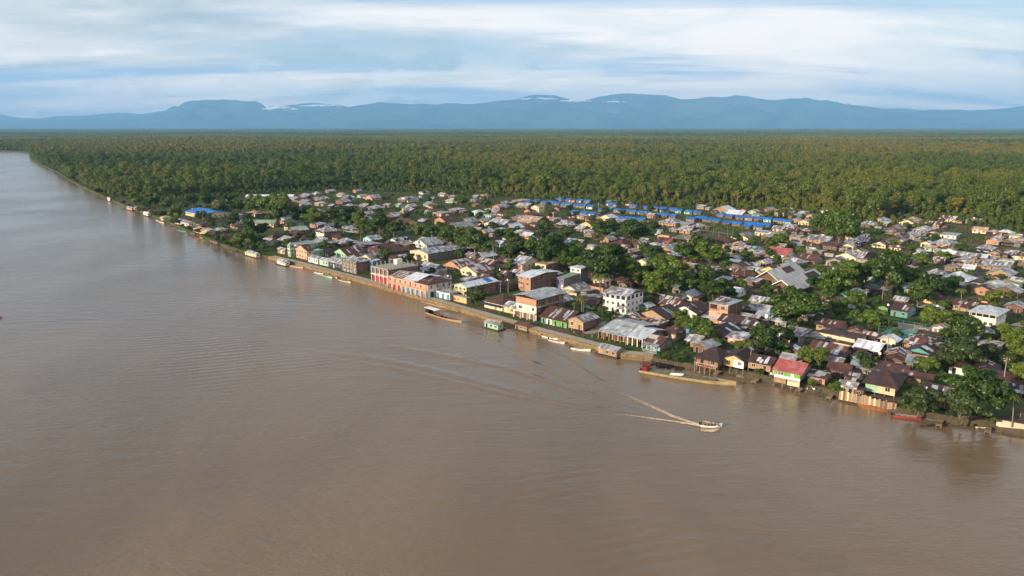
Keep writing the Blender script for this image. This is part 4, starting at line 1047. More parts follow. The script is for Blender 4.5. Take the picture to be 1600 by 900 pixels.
# second row, hand placed
shop('house', 799, 426, 816, 844, 5.6, 'pink two storey house with zinc roof', rm='z', front='pink', side='cream', floors=2, over=0.6)
r_, w_, d_ = shop('brick_building', 836, 427, 853, 888, 5.6, 'flat roofed two storey brick building', roof='flat', rm='t', front='cream', side='brick', floors=2, over=0.2)
r_, w_, d_ = shop('brick_building', 810, 453, 829, 871, 7.4, 'three storey brick building under a bright white roof', rm='w', front='orange', side='brick', floors=3, roof='gable', rh=1.0, over=1.0)
mark('the white-roofed brick block', 840, 440)
shop('house', 869, 450, 881, 906, 5.4, 'grey two storey house with sloping green tinted roof', roof='shed', rh=0.6, rm='G', front='purple', side='grey', floors=2, over=0.3)
shop('house', 891, 440, 907, 918, 7.6, 'narrow grey three storey house with flat white roof', roof='flat', rm='w', front='white', side='grey', floors=3, over=0.7)
r_, w_, d_ = shop('warehouse', 641, 404, 669, 725, 5.0, 'big cream warehouse with broad zinc roof', rm='z', front='cream', side='woodgrey', turn=True, rh=1.6, over=0.5, nwin=3, cat='warehouse')
mark('the big zinc-roofed warehouse', 685, 395)
r_, w_, d_ = shop('school', 290, 336, 318, 362, 3.6, 'long school building with bright blue roof and cream walls', rm='B', front='cream', side='cream', roof='gable', rh=2.4, over=0.9, cat='school')
mark('the blue-roofed school', 325, 328)
p = P(330, 333, GZ)
house('school_hall', P(338, 334, GZ), gang(330), 12, 7, 3.2, rm='B', front='cream', words='smaller blue roofed wing beside the school', cat='school')
shop('long_hall', 360, 355, 428, 434, 3.4, 'very long hall with faded green roof', d=12, ang=-0.02, rm='G', front='cream', side='yellow', rh=1.8, cat='hall', over=0.8)
mark('the long green-roofed hall', 395, 345)
shop('house', 273, 349, 295, 302, 2.8, 'long white walled house with zinc roof on the upriver bank', d=6, rm='z', front='white', side='cream')
shop('stilt_house', 303, 364, 324, 331, 2.6, 'yellow stilt house on the upriver bank', d=6, rm='t', front='yellow', side='woodtan', stilts=0.8)
shop('long_hall', 384, 312, 458, 462, 3.2, 'very long white roofed shed at the jungle edge', d=9, ang=0.05, rm='w', front='woodgrey', side='woodgrey', cat='hall')
r_, w_, d_ = shop('garage', 1216, 533, 1249, 1266, 3.4, 'white framed garage with dark doorways and flat zinc roof', roof='shed', rh=0.5, rm='z', front='white', side='grey', wins=False, over=0.4, cat='garage')
for x in (-w_ * 0.24, w_ * 0.24): bar(r_, 'dark_opening_panel', x - w_ * 0.19, x + w_ * 0.19, -0.03, -0.002, 0.1, 2.9, W['dark'])  # flat dark panels laid on the front wall, which is not cut
shop('house', 1371, 489, 1386, 1392, 2.8, 'lime green house beside the sports court', rm='b', front='green', side='wood', turn=True)
shop('house', 1391, 493, 1417, 1434, 2.8, 'turquoise house with rusty roof by the sports court', rm='d', front='teal', side='skyblue', sheets=1)
mark('the turquoise house', 1410, 482)

for ph, u, v in (('the long white-roofed shed', 420, 306), ('the cream two-storey house', 840, 322), ('the wide red-roofed house', 1220, 394), ('the two-storey orange house', 695, 340), ('the striped dark roofs', 1440, 352), ('the white stilt house', 1485, 365), ('the long brick house', 834, 346)): mark(ph, u, v)
# ------------------------------------------------------------------ the village behind: one entry per roof (photo column, row, width, roof, wall)
WALLS = ['wood', 'woodgrey', 'woodtan', 'cream', 'orange', 'brick', 'white', 'wood', 'woodtan', 'wood', 'woodgrey', 'brick', 'pink', 'teal', 'mint', 'yellow', 'skyblue', 'concrete', 'concrete', 'woodgrey', 'brown']
ROOFWORD = dict(z='zinc', w='bright zinc', g='dull grey', b='rusty', d='dark rusty', m='patchwork', t='tan', r='red', B='blue', G='green')
WALLWORD = dict(brown='dark brown plank', wood='brown plank', woodgrey='grey plank', woodtan='tan plank', cream='cream', orange='orange', brick='brick', white='white', pink='pink', teal='teal', mint='mint', yellow='yellow', skyblue='pale blue', concrete='bare concrete', green='green', grey='grey', peach='peach', blue='blue', red='red', brickred='dark brick', dark='black plank')
VILLAGE = '''214 323 9 z|237 329 12 b|258 338 12 t cream|284 344 10 b|318 348 14 d woodtan|346 357 14 z|353 366 12 b|372 351 16 b|372 336 14 z|303 328 10 g|420 375 24 z|451 373 26 z|475 379 34 g|506 375 27 z wood|542 376 26 z|575 379 35 z|624 376 30 z|582 371 23 z|559 384 16 z|600 389 60 b|491 391 22 z|472 386 18 b|514 391 20 b white|545 393 36 b|525 403 20 z|581 399 26 z cream
463 310 20 z|479 314 19 z|481 305 20 z|495 301 13 z|516 298 13 z|535 303 15 t|558 297 11 z orange|541 307 12 z|566 305 13 z|583 308 19 z pink|505 309 20 m|536 314 18 z|500 316 14 w|477 320 16 z|520 320 11 z|547 320 16 z|572 320 17 z|588 323 20 z|607 319 12 z orange|494 327 14 z|514 328 11 w|536 330 9 z|555 328 18 d|575 333 16 z|618 336 22 z|635 327 20 z|633 311 18 z|642 320 14 z
498 349 22 z|515 350 14 z brick|512 358 30 z white 2|551 356 22 z|450 344 20 g|466 357 24 g|634 346 32 b yellow|402 332 26 t wood|337 313 15 t orange|275 317 16 b|219 303 20 w
663 299 13 z|693 303 12 z|709 307 14 z|745 306 10 z|756 305 12 t orange|707 312 17 z|743 311 13 z|787 316 14 z|782 321 20 z|821 320 24 z|814 312 22 t|840 322 15 t cream 2|673 318 17 z cream|639 311 24 z|714 326 20 z|691 331 23 z orange|695 342 25 b orange 2|746 330 19 w white|775 329 16 z|766 335 22 z|785 332 12 b|766 326 12 z|733 344 23 z|756 343 17 z orange|784 347 33 z grey 2|812 339 19 z|827 335 25 b|834 344 38 t brickred|719 352 36 g|746 358 18 t|761 361 20 z orange|801 353 28 w|826 357 22 b|816 361 24 z orange|827 365 17 w|832 373 26 b orange|836 379 16 z|663 344 15 z|616 335 19 z|606 344 16 z|641 327 19 z|668 378 36 g|758 398 27 w grey
720 411 42 m orange|678 416 28 z|762 409 36 m|743 419 42 m cream|779 415 36 b|792 407 28 b|790 441 34 b|900 447 34 z|940 445 36 b orange|930 463 28 z orange|925 470 22 b|812 424 24 m
884 349 26 z|868 341 15 z|951 338 21 w|968 343 19 z orange|910 337 14 z|891 334 14 z yellow|863 331 14 t pink 2|895 342 17 b|921 350 23 b|911 355 17 z|921 360 13 z|901 378 28 z brick|926 382 21 z|951 372 20 t orange|972 379 30 b woodtan|1000 379 26 m|970 392 12 w|1024 380 19 z|1045 388 28 z|1041 376 24 r|1069 371 32 t orange|1069 380 15 b yellow|1088 383 21 z|1043 367 25 b|1030 360 12 z|1011 359 13 z|1049 345 30 z orange|1075 357 22 z orange|1093 351 17 z|1009 406 26 z cream|1034 403 26 m white|1084 414 21 t white|1112 420 32 m yellow|992 401 22 b
1097 322 13 z|1132 326 26 w|1152 332 26 w|1162 327 12 b|1178 329 16 t|1203 325 14 z|1225 325 9 t orange|1235 326 10 z|1220 332 14 z|1243 336 18 z|1257 333 16 z|1268 336 17 z pink|1259 345 18 z yellow|1245 342 14 z|1183 335 16 z|1304 335 22 z
1236 353 20 z|1218 356 17 z|1240 359 16 b|1260 359 14 z|1192 362 19 z cream|1207 364 15 t mint|1225 362 14 z|1197 369 19 z|1245 368 17 z orange|1248 375 18 w orange|1242 382 22 z skyblue|1222 382 14 t|1283 372 32 z orange|1163 368 34 m cream|1132 373 28 b|1135 383 20 b orange|1090 384 19 z|1152 388 24 t orange|1167 385 14 z|1180 389 22 z|1220 394 38 r white|1190 393 16 z|1273 390 30 z woodtan|1298 382 30 b|1327 383 20 m cream|1335 377 16 m|1337 363 14 z|1330 369 15 t orange|1148 401 19 z|1150 406 14 w|1195 407 22 z|1157 413 30 b|1242 406 28 z|1233 401 16 b|1265 402 34 b|1188 417 18 z|1207 419 34 b|1163 427 32 b|1308 405 28 m|1327 398 32 z cream|1177 437 20 z
1377 342 21 z woodtan|1358 348 23 z|1406 334 14 z|1427 342 24 t|1420 347 22 m|1460 349 23 m|1483 341 22 m cream|1399 355 26 m|1390 360 17 z|1444 356 28 z|1432 362 19 m|1458 362 11 t cream|1485 365 24 g white|1529 342 10 z|1533 358 19 t cream|1553 360 17 t|1572 361 19 w|1560 369 16 t|1554 375 19 z orange|1577 376 19 z wood|1593 372 16 z orange|1421 367 26 z|1400 372 28 m|1339 363 17 z|1346 373 26 z orange|1329 380 16 z|1378 379 23 b cream|1402 384 15 m cream|1476 377 30 g orange|1449 378 15 z cream|1456 386 16 t|1542 386 22 z skyblue|1484 393 17 w orange|1514 398 28 z|1533 399 20 w|1556 393 18 b orange|1582 394 17 z|1595 398 15 b yellow|1577 405 26 z|1505 405 24 z orange|1521 407 16 t yellow|1561 412 36 z woodtan|1535 408 16 b|1397 394 20 b orange|1414 394 18 b orange|1435 391 19 z|1339 398 32 z peach|1344 391 22 b|1420 417 19 m|1395 412 22 d teal|1488 414 18 m|1463 423 23 z|1504 424 23 b mint|1498 433 42 w wood|1566 425 36 z woodtan|1591 435 20 z|1555 441 24 w yellow|1430 447 26 z|1372 447 34 z|1460 462 24 b|1482 467 32 b cream|1511 473 30 b woodtan|1499 490 28 b orange|1538 449 30 d orange|1575 452 34 z
1045 470 46 m orange|1077 457 30 z white|1092 472 24 b|1032 489 54 d woodtan|1080 482 46 d|1010 474 17 w|990 491 32 m|977 504 22 z|1133 512 42 d|1155 500 46 d white|1190 480 34 z|1174 493 26 z|1126 518 30 d|1189 508 36 b|1190 466 26 z|1217 497 16 w|1300 503 36 b woodtan|1278 521 28 z green|1315 522 56 b cream|1298 544 54 b grey|1242 542 34 d|1361 538 38 w dark|1391 528 22 w|1371 537 20 z|1440 528 40 m orange|1441 544 36 d|1403 548 30 m orange|1395 573 42 b white|1335 583 22 d|1307 559 18 z|1327 597 18 z|1215 570 20 d|1593 602 26 d|1170 546 20 d|1235 556 16 g|1500 604 20 d white|1365 520 22 m|1338 512 22 b|1410 465 18 z|1270 470 20 z|1130 437 20 z|1060 430 16 z|1000 437 16 b|1320 459 20 b'''
N_BLUE = []
def zl(ox, oy, s, pts): N_BLUE.extend((ox + x / s, oy + y / s) for x, y in pts)
zl(820, 290, 5.333, [(40, 125), (110, 118), (160, 130), (222, 128), (278, 135), (340, 142), (388, 146), (442, 152), (498, 158), (555, 165), (300, 100), (370, 108), (470, 115), (530, 120), (650, 132), (715, 140), (750, 147),
    (650, 187), (715, 183), (780, 192), (843, 198), (908, 205), (976, 212), (1046, 219), (1115, 230), (1182, 235), (1250, 238), (430, 208), (500, 215), (570, 222), (640, 232), (770, 250), (835, 257), (910, 262), (985, 270),
    (905, 160), (1030, 172), (1100, 180), (1165, 182), (1240, 187), (1295, 197), (1365, 205), (1440, 210), (1385, 265), (1460, 258), (1535, 268)])
zl(1080, 290, 6.0, [(110, 288), (180, 305), (255, 316), (340, 331), (432, 340), (535, 340), (625, 350), (720, 358), (540, 365), (640, 372), (285, 258), (366, 270), (460, 280), (550, 287), (637, 297), (725, 301), (820, 313), (912, 323)])

for i, (u, v) in enumerate(N_BLUE):
    rr = random.Random(i * 7 + 1); c = P(u, v, GZ + 3.3) + Vector((rr.uniform(-0.8, 0.8), rr.uniform(-1.2, 1.2), 0)); a = gang(u) + 0.09 + rr.uniform(-0.04, 0.04)
    rr = random.Random(i * 7 + 1)
    w_, d_ = 6.8 * rr.uniform(0.88, 1.06), 7.7 * rr.uniform(0.92, 1.06)
    n_ = Vector((-math.sin(a), math.cos(a), 0)); loc = c - n_ * d_ / 2
    fr = rr.choice(['woodgrey', 'wood', 'wood', 'mint', 'woodtan', 'dark', 'dark'])
    house('blue_roof_house', loc, a, w_, d_, 2.3, roof='gable', rm='B', front=fr if fr != 'dark' else 'wood', side='woodgrey', rh=1.2, over=0.5, nwin=2, words='blue roofed row cottage with %s walls' % WALLWORD.get(fr, 'brown plank'), seed=i, far=True)
mark('the blue-roofed cottages', 1040, 335)

k = 0
for line in VILLAGE.split('\n'):
    for ent in line.split('|'):
        q = ent.split(); u, v, wp = float(q[0]), float(q[1]), float(q[2]); rc = q[3]; k += 1
        rr = random.Random(k * 31 + 5)
        fr = q[4] if len(q) > 4 and not q[4].isdigit() else rr.choice(WALLS); fl = 2 if q[-1] == '2' else 1
        h = 2.4 + rr.uniform(0, 0.4) if fl == 1 else 5.0
        s = wp / ppm(u, v, GZ + h)
        a = gang(u, v) + rr.uniform(-0.05, 0.05); asp = rr.uniform(0.75, 1.35); turn = rr.random() < 0.45
        tot = s / 1.1; w_ = max(4.0, tot * math.sqrt(asp)); d_ = max(4.0, tot / math.sqrt(asp))
        c = P(u, v, GZ + h + 0.6); n_ = Vector((-math.sin(a), math.cos(a), 0)); loc = c - n_ * d_ / 2
        typ = rr.choice(['gable'] * 6 + ['hip', 'hip', 'shed'])
        near = v > 430
        nm = dict(z='zinc_roof_house', w='zinc_roof_house', g='zinc_roof_house').get(rc, 'rusty_roof_house')
        sd = fr if rr.random() < 0.6 else rr.choice(['wood', 'woodgrey', 'brick', 'concrete'])
        size = 'small' if tot < 8 else ('large' if tot > 13 else '')
        ro = house(nm, loc, a, w_, d_, h, roof=typ, rm=rc, front=fr, side=sd, over=0.8 if typ != 'shed' else 0.5, turn=turn and typ != 'shed', floors=fl, rh=None if typ != 'shed' else rr.choice([0.7, -0.7]),
                   sheets=(rr.randint(1, 4) if rc in 'bdmt' else rr.randint(0, 1)) if near or v > 370 else 0, words=('%s %s house with %s roof' % (size, WALLWORD[fr], ROOFWORD[rc])).strip(), seed=k, far=v < 340, stilts=0.5 if rr.random() < 0.3 and fl == 1 else 0.0)
        if rr.random() < 0.5 and fl == 1:       # an added room under its own roof
            aw, ad = w_ * rr.uniform(0.4, 0.65), d_ * rr.uniform(0.45, 0.8); ah = h * rr.uniform(0.72, 0.88); ax = w_ / 2 + aw / 2 + 0.02; ay = rr.uniform(0, d_ - ad)
            am = W[rr.choice(['wood', 'woodgrey', 'woodtan', 'brick', 'concrete'])]; bar(ro, 'annex_wall', ax - aw / 2, ax + aw / 2, ay, ay + ad, 0, ah, am)
            roof_part(ro, 'shed', ax, ay + ad / 2, aw, ad, ah + 0.004, rr.choice([0.45, -0.45]), 0.35, R[rr.choice('zgbdmmt')], 'annex_roof'); window(ro, ax, ay, ah * 0.4, 0.8, 0.8)
        if rr.random() < 0.35 and v > 345:      # lean-to or porch
            cw = w_ * rr.uniform(0.5, 1.0); x0 = -w_ / 2 if rr.random() < 0.5 else w_ / 2 - cw
            awning(ro, x0, x0 + cw, -0.65, h - 0.1, rr.uniform(1.6, 2.6), 0.45, R[rr.choice('zzbdm')], 'porch_roof')
            columns(ro, (x0 + 0.15, x0 + cw - 0.15), -2.0, -0.2, h - 0.5, W['woodgrey'], 0.07, 'post')
# gaps in the rows: more cottages on the street grid wherever nothing stands yet
GREENS = [(1075, 372, 26), (1150, 362, 40), (1110, 357, 30), (720, 335, 22), (850, 335, 16), (640, 372, 22), (600, 365, 14), (1400, 508, 45), (1310, 395, 18), (1500, 378, 30), (1520, 370, 30), (1450, 485, 20), (1200, 452, 30), (1045, 555, 32), (440, 330, 30),
          (1063, 345, 14), (385, 375, 40), (1590, 560, 40), (300, 345, 20), (250, 325, 35), (1580, 500, 30), (1160, 350, 30), (1130, 352, 20)]
def free(x, y, r):
    for hx, hy, hr in HOUSES:
        if (hx - x) ** 2 + (hy - y) ** 2 < (hr + r) ** 2: return False
    return True
ps = P(180, 318, GZ); nfill = 0
rr = random.Random(99)
for it in range(16000):
    if nfill >= 230: break
    u = rr.uniform(420, 1600); v = rr.uniform(303, 470) if u < 1000 else rr.uniform(325, 590)
    c = P(u, v, GZ + 3)
    if not inside([c.x], [c.y], TOWN)[0] or inside([c.x - 14], [c.y - 14], TOWN)[0] is False: continue
    if not inside([c.x - 10], [c.y - 10], LAND)[0]: continue
    if any(abs(u - g_[0]) < g_[2] and abs(v - g_[1]) < g_[2] * 0.32 for g_ in GREENS): continue
    w_, d_ = rr.uniform(4.5, 7.5), rr.uniform(4.5, 8)
    if not free(c.x, c.y, 0.46 * max(w_, d_)): continue
    a = gang(u, v) + rr.uniform(-0.06, 0.06); n_ = Vector((-math.sin(a), math.cos(a), 0)); rc = rr.choice('zzzzwggbbbbdddmmmt'); fr = rr.choice(WALLS)
    nm = 'yard_cottage'
    house(nm, c - n_ * d_ / 2, a, w_, d_, rr.uniform(2.2, 2.7), over=0.75, roof=rr.choice(['gable', 'gable', 'gable', 'hip', 'shed']), rm=rc, front=fr, turn=rr.random() < 0.4, rh=None, words='%s cottage with %s roof' % (WALLWORD[fr], ROOFWORD[rc]), sheets=rr.randint(0, 2) if v > 370 else 0, seed=it, far=v < 340)
    nfill += 1
print('HOUSES', len(HOUSES), 'fill', nfill)

# ------------------------------------------------------------------ village trees
LEAF_T = [(0.030, 0.062, 0.007), (0.052, 0.098, 0.009), (0.085, 0.140, 0.011), (0.125, 0.170, 0.014)]
lt = leafmat('village_leaf', LEAF_T, 0.3)
lt_dry = leafmat('dry_leaf', [(0.15, 0.13, 0.04), (0.20, 0.16, 0.07)], 0.25)
lt_dark = leafmat('dark_leaf', [(0.036, 0.058, 0.012), (0.058, 0.080, 0.016)], 0.25)
lpalm = leafmat('village_palm_leaf', [(0.07, 0.10, 0.02), (0.14, 0.15, 0.035)], 0.3)
lban = leafmat('banana_leaf', [(0.12, 0.19, 0.03), (0.17, 0.23, 0.045)], 0.4)
BL = []
r_ = np.random.default_rng(21)
for i in range(7):
    h = [9.0, 8.0, 10.5, 7.5, 9.5, 8.5, 11][i]; base = h * [0.2, 0.22, 0.22, 0.15, 0.25, 0.14, 0.26][i]
    L_ = crown_lobes(r_, h, 10.0, base, [11, 9, 13, 10, 12, 9, 12][i], [0.5, 0.3, 0.6, 0.4, 0.2, 0.5, 0.5][i])
    nq = 5200; V = leaf_cloud(L_, nq, 0.36, r_, 0.5, 0.35)
    BL.append((mesh_from('crown', V, nq, None, (lt,)), trunk_mb(r_, h, base, 10.0, 0.26).mesh('trunk', bark, True), h))
PB = []
for i in range(4):
    h = [8.5, 10.5, 7, 9.5][i]; ln = (r_.normal() * 0.7, r_.normal() * 0.7); mb = MB()
    mb.tube([(0, 0, -0.3), (ln[0] * 0.2, ln[1] * 0.2, h * 0.4), (ln[0] * 0.6, ln[1] * 0.6, h * 0.75), (ln[0], ln[1], h)], [0.22, 0.17, 0.15, 0.13], 7)
    V, nq = palm_fronds(r_, h, 17, 3.4, 0.42, ln)
    PB.append((mesh_from('crown', V, nq, None, (lpalm,)), mb.mesh('trunk', pale_bark, True), h))
BN = []
for i in range(2):
    V, nq = palm_fronds(r_, 2.2, 9, 2.1, 0.42); mb = MB(); mb.tube([(0, 0, -0.2), (0.05, 0, 2.3)], [0.16, 0.11], 6)
    BN.append((mesh_from('crown', V, nq, None, (lban,)), mb.mesh('trunk', W['woodtan'], True), 3.2))
TREE_AT = []
def tree(name, x, y, width, words, kind='b', i=0, leaf=None, tall=1.0, group='village trees'):
    src = {'b': BL, 'p': PB, 'n': BN}[kind]; cm, tm, h = src[i % len(src)]
    s = width / {'b': 10.0, 'p': 6.4, 'n': 3.6}[kind]
    root = empty(name, (x, y, GZ - 0.05), random.uniform(0, 6.28)); root.scale = (s, s, s * tall)
    link('trunk', tm, root); c = link('crown', cm, root)
    if leaf: setmat(c, leaf)
    u, v = proj(x, y, GZ + h * s * 0.6)
    root['group'] = group
    THINGS.append((root, words, u, v, 'tree')); TREE_AT.append((x, y, width * 0.4))
    return root
TREES = '''340 322 26|300 313 26|320 311 22|360 312 26|262 318 22|230 316 20|210 311 20|352 326 18|290 320 18|365 345 20|255 334 14|400 318 30|350 372 14|345 355 14|330 348 14|372 375 28|388 370 31|404 376 28|380 383 22|396 385 22|365 382 18|410 384 18|376 320 28|276 331 25|242 313 22|315 337 18|408 356 30|388 355 24|434 320 40|417 318 40|433 333 32|472 333 38|493 338 36|517 334 34|542 336 34|558 341 28|592 330 18|593 348 34|582 358 28|603 394 21|545 382 18|467 370 14|488 368 14|603 368 18|608 353 24|445 330 24|455 352 18|530 345 26|565 352 24
629 339 16|678 361 40|700 368 32|715 365 28|743 374 44|771 352 20|798 371 28|803 389 40|831 388 44|850 352 22|852 389 40|616 355 28|720 312 22|759 318 16|605 366 20|690 352 20|655 360 24|780 365 20|725 378 30|815 380 24|760 388 24
867 374 30|831 383 38|863 389 44|899 391 44|882 406 32|925 341 16|932 372 22 d|940 357 34|955 354 38|989 361 44|1017 365 20|951 389 34|936 399 34|955 413 54|985 421 58|1007 387 24|1022 395 30|1043 424 68|1071 391 38|1022 352 20|1086 373 22|1107 395 44|1086 402 30|1101 429 34|848 360 28|886 362 24|910 398 36|925 412 40|880 392 30|966 402 34|1030 412 36|1060 438 36|900 410 30|1008 425 40|850 405 30
1118 397 48|1135 412 26|1090 373 18|1155 377 14|1165 398 20|1218 373 28|1203 382 24|1213 405 18|1280 348 34|1313 353 48|1300 350 30|1277 421 24|1327 420 42|1330 350 34|1295 362 24|1175 378 18|1250 392 20
1200 453 30|1248 478 72|1304 437 56|1331 428 40|1372 423 52|1294 459 30|1335 467 36|1310 482 36|1333 494 30|1363 496 48|1400 441 22|1276 445 36|1318 450 34
1390 420 56|1422 432 40|1456 443 44|1488 441 34|1436 460 44|1550 464 36|1463 494 44|1504 515 58|1573 523 54|1505 548 66 k|1595 548 48|1480 560 40 k|1540 548 44 k|1410 430 30|1350 430 30|1475 400 22|1500 387 20|1440 405 30|1402 402 24|1470 450 34|1575 560 36 k
1037 440 56|1085 445 30|1115 450 48|1138 453 32|948 496 24|1100 513 50|1088 518 34|1198 527 50|1221 545 36|1180 540 24|1260 554 20|1281 557 36|1353 565 34|1358 577 22|1448 570 38|1438 623 62 k|1532 604 88|1507 630 72 k|1552 618 50|745 459 40 k|935 481 16|940 485 14|1285 480 24|1060 505 16|1120 535 20|1588 540 40|1290 585 14 k|1600 580 50|1445 600 22|1425 585 20|1388 505 26|1240 500 34'''
kk = 0
for line in TREES.split('\n'):
    for ent in line.split('|'):
        q = ent.split(); u, v, wp = float(q[0]), float(q[1]), float(q[2]); lfm = {'d': lt_dry, 'k': lt_dark}.get(q[3]) if len(q) > 3 else None
        i = kk % 7 if lfm is not lt_dark else 5; kk += 1; h0 = BL[i][2]
        wm = wp / ppm(u, v, GZ + 5); tall = random.uniform(0.85, 1.15)
        c = P(u, v, GZ + 0.58 * h0 * wm / 10 * tall)
        if not inside([c.x], [c.y], LAND)[0] and v < 400: continue
        size = 'big' if wm > 14 else ('small' if wm < 8 else '')
        tree('broadleaf_tree', c.x, c.y, wm, ('%s %s tree' % (size, 'dry yellowish' if lfm is lt_dry else 'dark olive leafy' if lfm is lt_dark else 'green leafy')).strip(), 'b', i, lfm, tall)
for i, (u, v, wp) in enumerate([(940, 432, 30), (910, 465, 24), (897, 474, 18), (912, 473, 14), (740, 383, 22), (772, 380, 22), (1080, 510, 24), (1173, 535, 28), (1505, 453, 22), (1588, 622, 30), (1598, 628, 26), (1115, 350, 13), (1124, 357, 13), (1138, 352, 15), (1160, 355, 13), (1145, 355, 12), (315, 331, 14), (562, 362, 14), (536, 348, 16), (1040, 398, 18), (1385, 450, 16), (1060, 425, 16), (1548, 432, 18), (690, 372, 16), (1012, 397, 16), (520, 345, 14), (1338, 425, 18), (948, 428, 22)]):
    wm = wp / ppm(u, v, GZ + 8); s = wm / 6.4; c = P(u, v, GZ + PB[i % 4][2] * s * 0.95)
    tree('palm_tree', c.x, c.y, wm, 'coconut palm with drooping fronds', 'p', i, group='village palms')
for i, (u, v, wp) in enumerate([(1092, 532, 18), (1098, 528, 14), (1085, 536, 12), (1180, 545, 12), (745, 375, 14), (1250, 585, 12), (900, 480, 12), (1275, 590, 12), (1040, 538, 11), (1432, 560, 14), (1440, 505, 10)]):
    wm = wp / ppm(u, v, GZ + 2); c = P(u, v, GZ + 2)
    tree('banana_plant', c.x, c.y, wm, 'banana plant with broad bright leaves', 'n', i, group='banana plants')
# fill the back yards with smaller trees
rr = random.Random(5); nt_ = 0
for it in range(14000):
    if nt_ >= 285: break
    u = rr.uniform(200, 1600); v = rr.uniform(303, 440) if u < 1000 else rr.uniform(322, 590)
    c = P(u, v, GZ)
    if not inside([c.x], [c.y], TOWN)[0] or not inside([c.x - 12], [c.y - 12], LAND)[0]: continue
    if any(abs(u - g_[0]) < g_[2] and abs(v - g_[1]) < g_[2] * 0.3 for g_ in GREENS): continue
    wm = rr.uniform(2.6, 7.0) if v > 350 else rr.uniform(4.0, 9.0)
    if not free(c.x, c.y, 0.12 * wm): continue
    if any((c.x - t_[0]) ** 2 + (c.y - t_[1]) ** 2 < (t_[2] + wm * 0.2) ** 2 for t_ in TREE_AT): continue
    tree('yard_tree', c.x, c.y, wm, 'small bushy yard tree', 'b', it % 7, None, rr.uniform(0.8, 1.2), 'yard trees'); nt_ += 1
print('TREES', len(TREE_AT))

# the jungle's first rank: trees one can tell apart
JT = []
r_ = np.random.default_rng(77)
for i in range(6):
    h = [15, 19, 12, 21, 16, 11][i]; w = [11, 12, 10, 12, 9, 11][i]; base = h * [0.25, 0.38, 0.15, 0.42, 0.3, 0.12][i]
    L_ = crown_lobes(r_, h, w, base, 11); V = leaf_cloud(L_, 1500, 0.55, r_, 0.5, 0.3)
    JT.append((mesh_from('crown', V, 1500, None, (leafmat('edge_leaf', LEAF_F[1:], 0.28),)), trunk_mb(r_, h, base, w, 0.27).mesh('trunk', pale_bark if i % 2 else bark, True), h))
ed = dense_edge = []
for A_, B_ in zip(EDGE[1:-1], EDGE[2:]):
    L_ = (B_ - A_).length; k_ = max(1, int(L_ / 11))
    for t in range(k_): dense_edge.append(A_.lerp(B_, (t + random.random() * 0.8) / k_))
for i, c in enumerate(dense_edge[:170]):
    d_ = Vector((c.x, c.y, 0)).normalized() * random.uniform(-5, 7); x, y = c.x + d_.x, c.y + d_.y
    u, v = proj(x, y, GZ + 10)
    if not (40 < u < 1640) or not inside([x - 6], [y - 6], LAND)[0]: continue
    cm_, tm_, h = JT[i % 6]; s = random.uniform(0.45, 0.9); root = empty('jungle_tree', (x, y, GZ - 0.1), random.uniform(0, 6.28)); root.scale = (s, s, s)
    link('trunk', tm_, root); link('crown', cm_, root); root['group'] = 'first rank of jungle trees'
    THINGS.append((root, 'tall jungle edge tree', u, v, 'tree'))

# bushes along the natural parts of the bank
def bank_bush(u, v, wm, i, leaf=None): 
    c = P(u, v, 0.6); tree('bank_bush', c.x, c.y, wm, 'low bush on the river bank', 'b', i, leaf, random.uniform(0.55, 0.9), 'bushes on the river bank')
rb = random.Random(3)
for k_, (a_, b_) in enumerate(zip(SHORE_PX[:-1], SHORE_PX[1:])):
    if b_[0] < 60 or 420 <= a_[0] <= 1020 or a_[0] > 1600: continue
    n_ = max(1, int(abs(a_[0] - b_[0]) / (7 if a_[0] < 420 else 16)))
    for t in range(n_):
        if rb.random() < (0.75 if a_[0] < 420 else 0.6):
            f_ = (t + rb.random()) / n_; u, v = a_[0] + (b_[0] - a_[0]) * f_, a_[1] + (b_[1] - a_[1]) * f_
            bank_bush(u, v - rb.uniform(-0.4, 1.5), rb.uniform(1.6, 4.5) if u > 420 else rb.uniform(3.5, 7.5) if u > 165 else rb.uniform(7, 14), k_ * 5 + t, lt_dark if rb.random() < 0.3 else None)
for i in range(26):
    bank_bush(rb.uniform(1022, 1084), rb.uniform(549, 572), rb.uniform(0.9, 2.2), i)

# weeds and low shrubs over the open ground of the village
tp = np.concatenate([rng.uniform((-420, 200), (420, 1000), (34000, 2))])
tp = tp[inside(tp[:, 0], tp[:, 1], TOWN)]
for dx, dy in ((-6, -6), (0, -6), (-6, 0)): tp = tp[inside(tp[:, 0] + dx, tp[:, 1] + dy, LAND)]
keep = smooth_noise(tp[:, 0] + 900, tp[:, 1], 22, 9) > 0.38
for hx, hy, hr in HOUSES: keep &= (tp[:, 0] - hx) ** 2 + (tp[:, 1] - hy) ** 2 > (hr * 0.95) ** 2
cc_ = P(1386, 505, GZ); keep &= (tp[:, 0] - cc_.x) ** 2 + (tp[:, 1] - cc_.y) ** 2 > 20 ** 2
dm = np.full(len(tp), 1e9)
for A_, B_ in zip(EDGE[2:-1], EDGE[3:]):
    tt = np.clip(((tp[:, 0] - A_.x) * (B_.x - A_.x) + (tp[:, 1] - A_.y) * (B_.y - A_.y)) / ((B_ - A_).length ** 2), 0, 1)
    dm = np.minimum(dm, np.hypot(tp[:, 0] - A_.x - tt * (B_.x - A_.x), tp[:, 1] - A_.y - tt * (B_.y - A_.y)))
far_from = np.ones(len(tp), bool)
for hx, hy, hr in HOUSES: far_from &= (tp[:, 0] - hx) ** 2 + (tp[:, 1] - hy) ** 2 > (hr + 1.0) ** 2
margin = far_from & (dm < 45) & (rng.random(len(tp)) < 0.75)
keep |= margin
big = margin[keep]; tp = tp[keep]; n = len(tp)
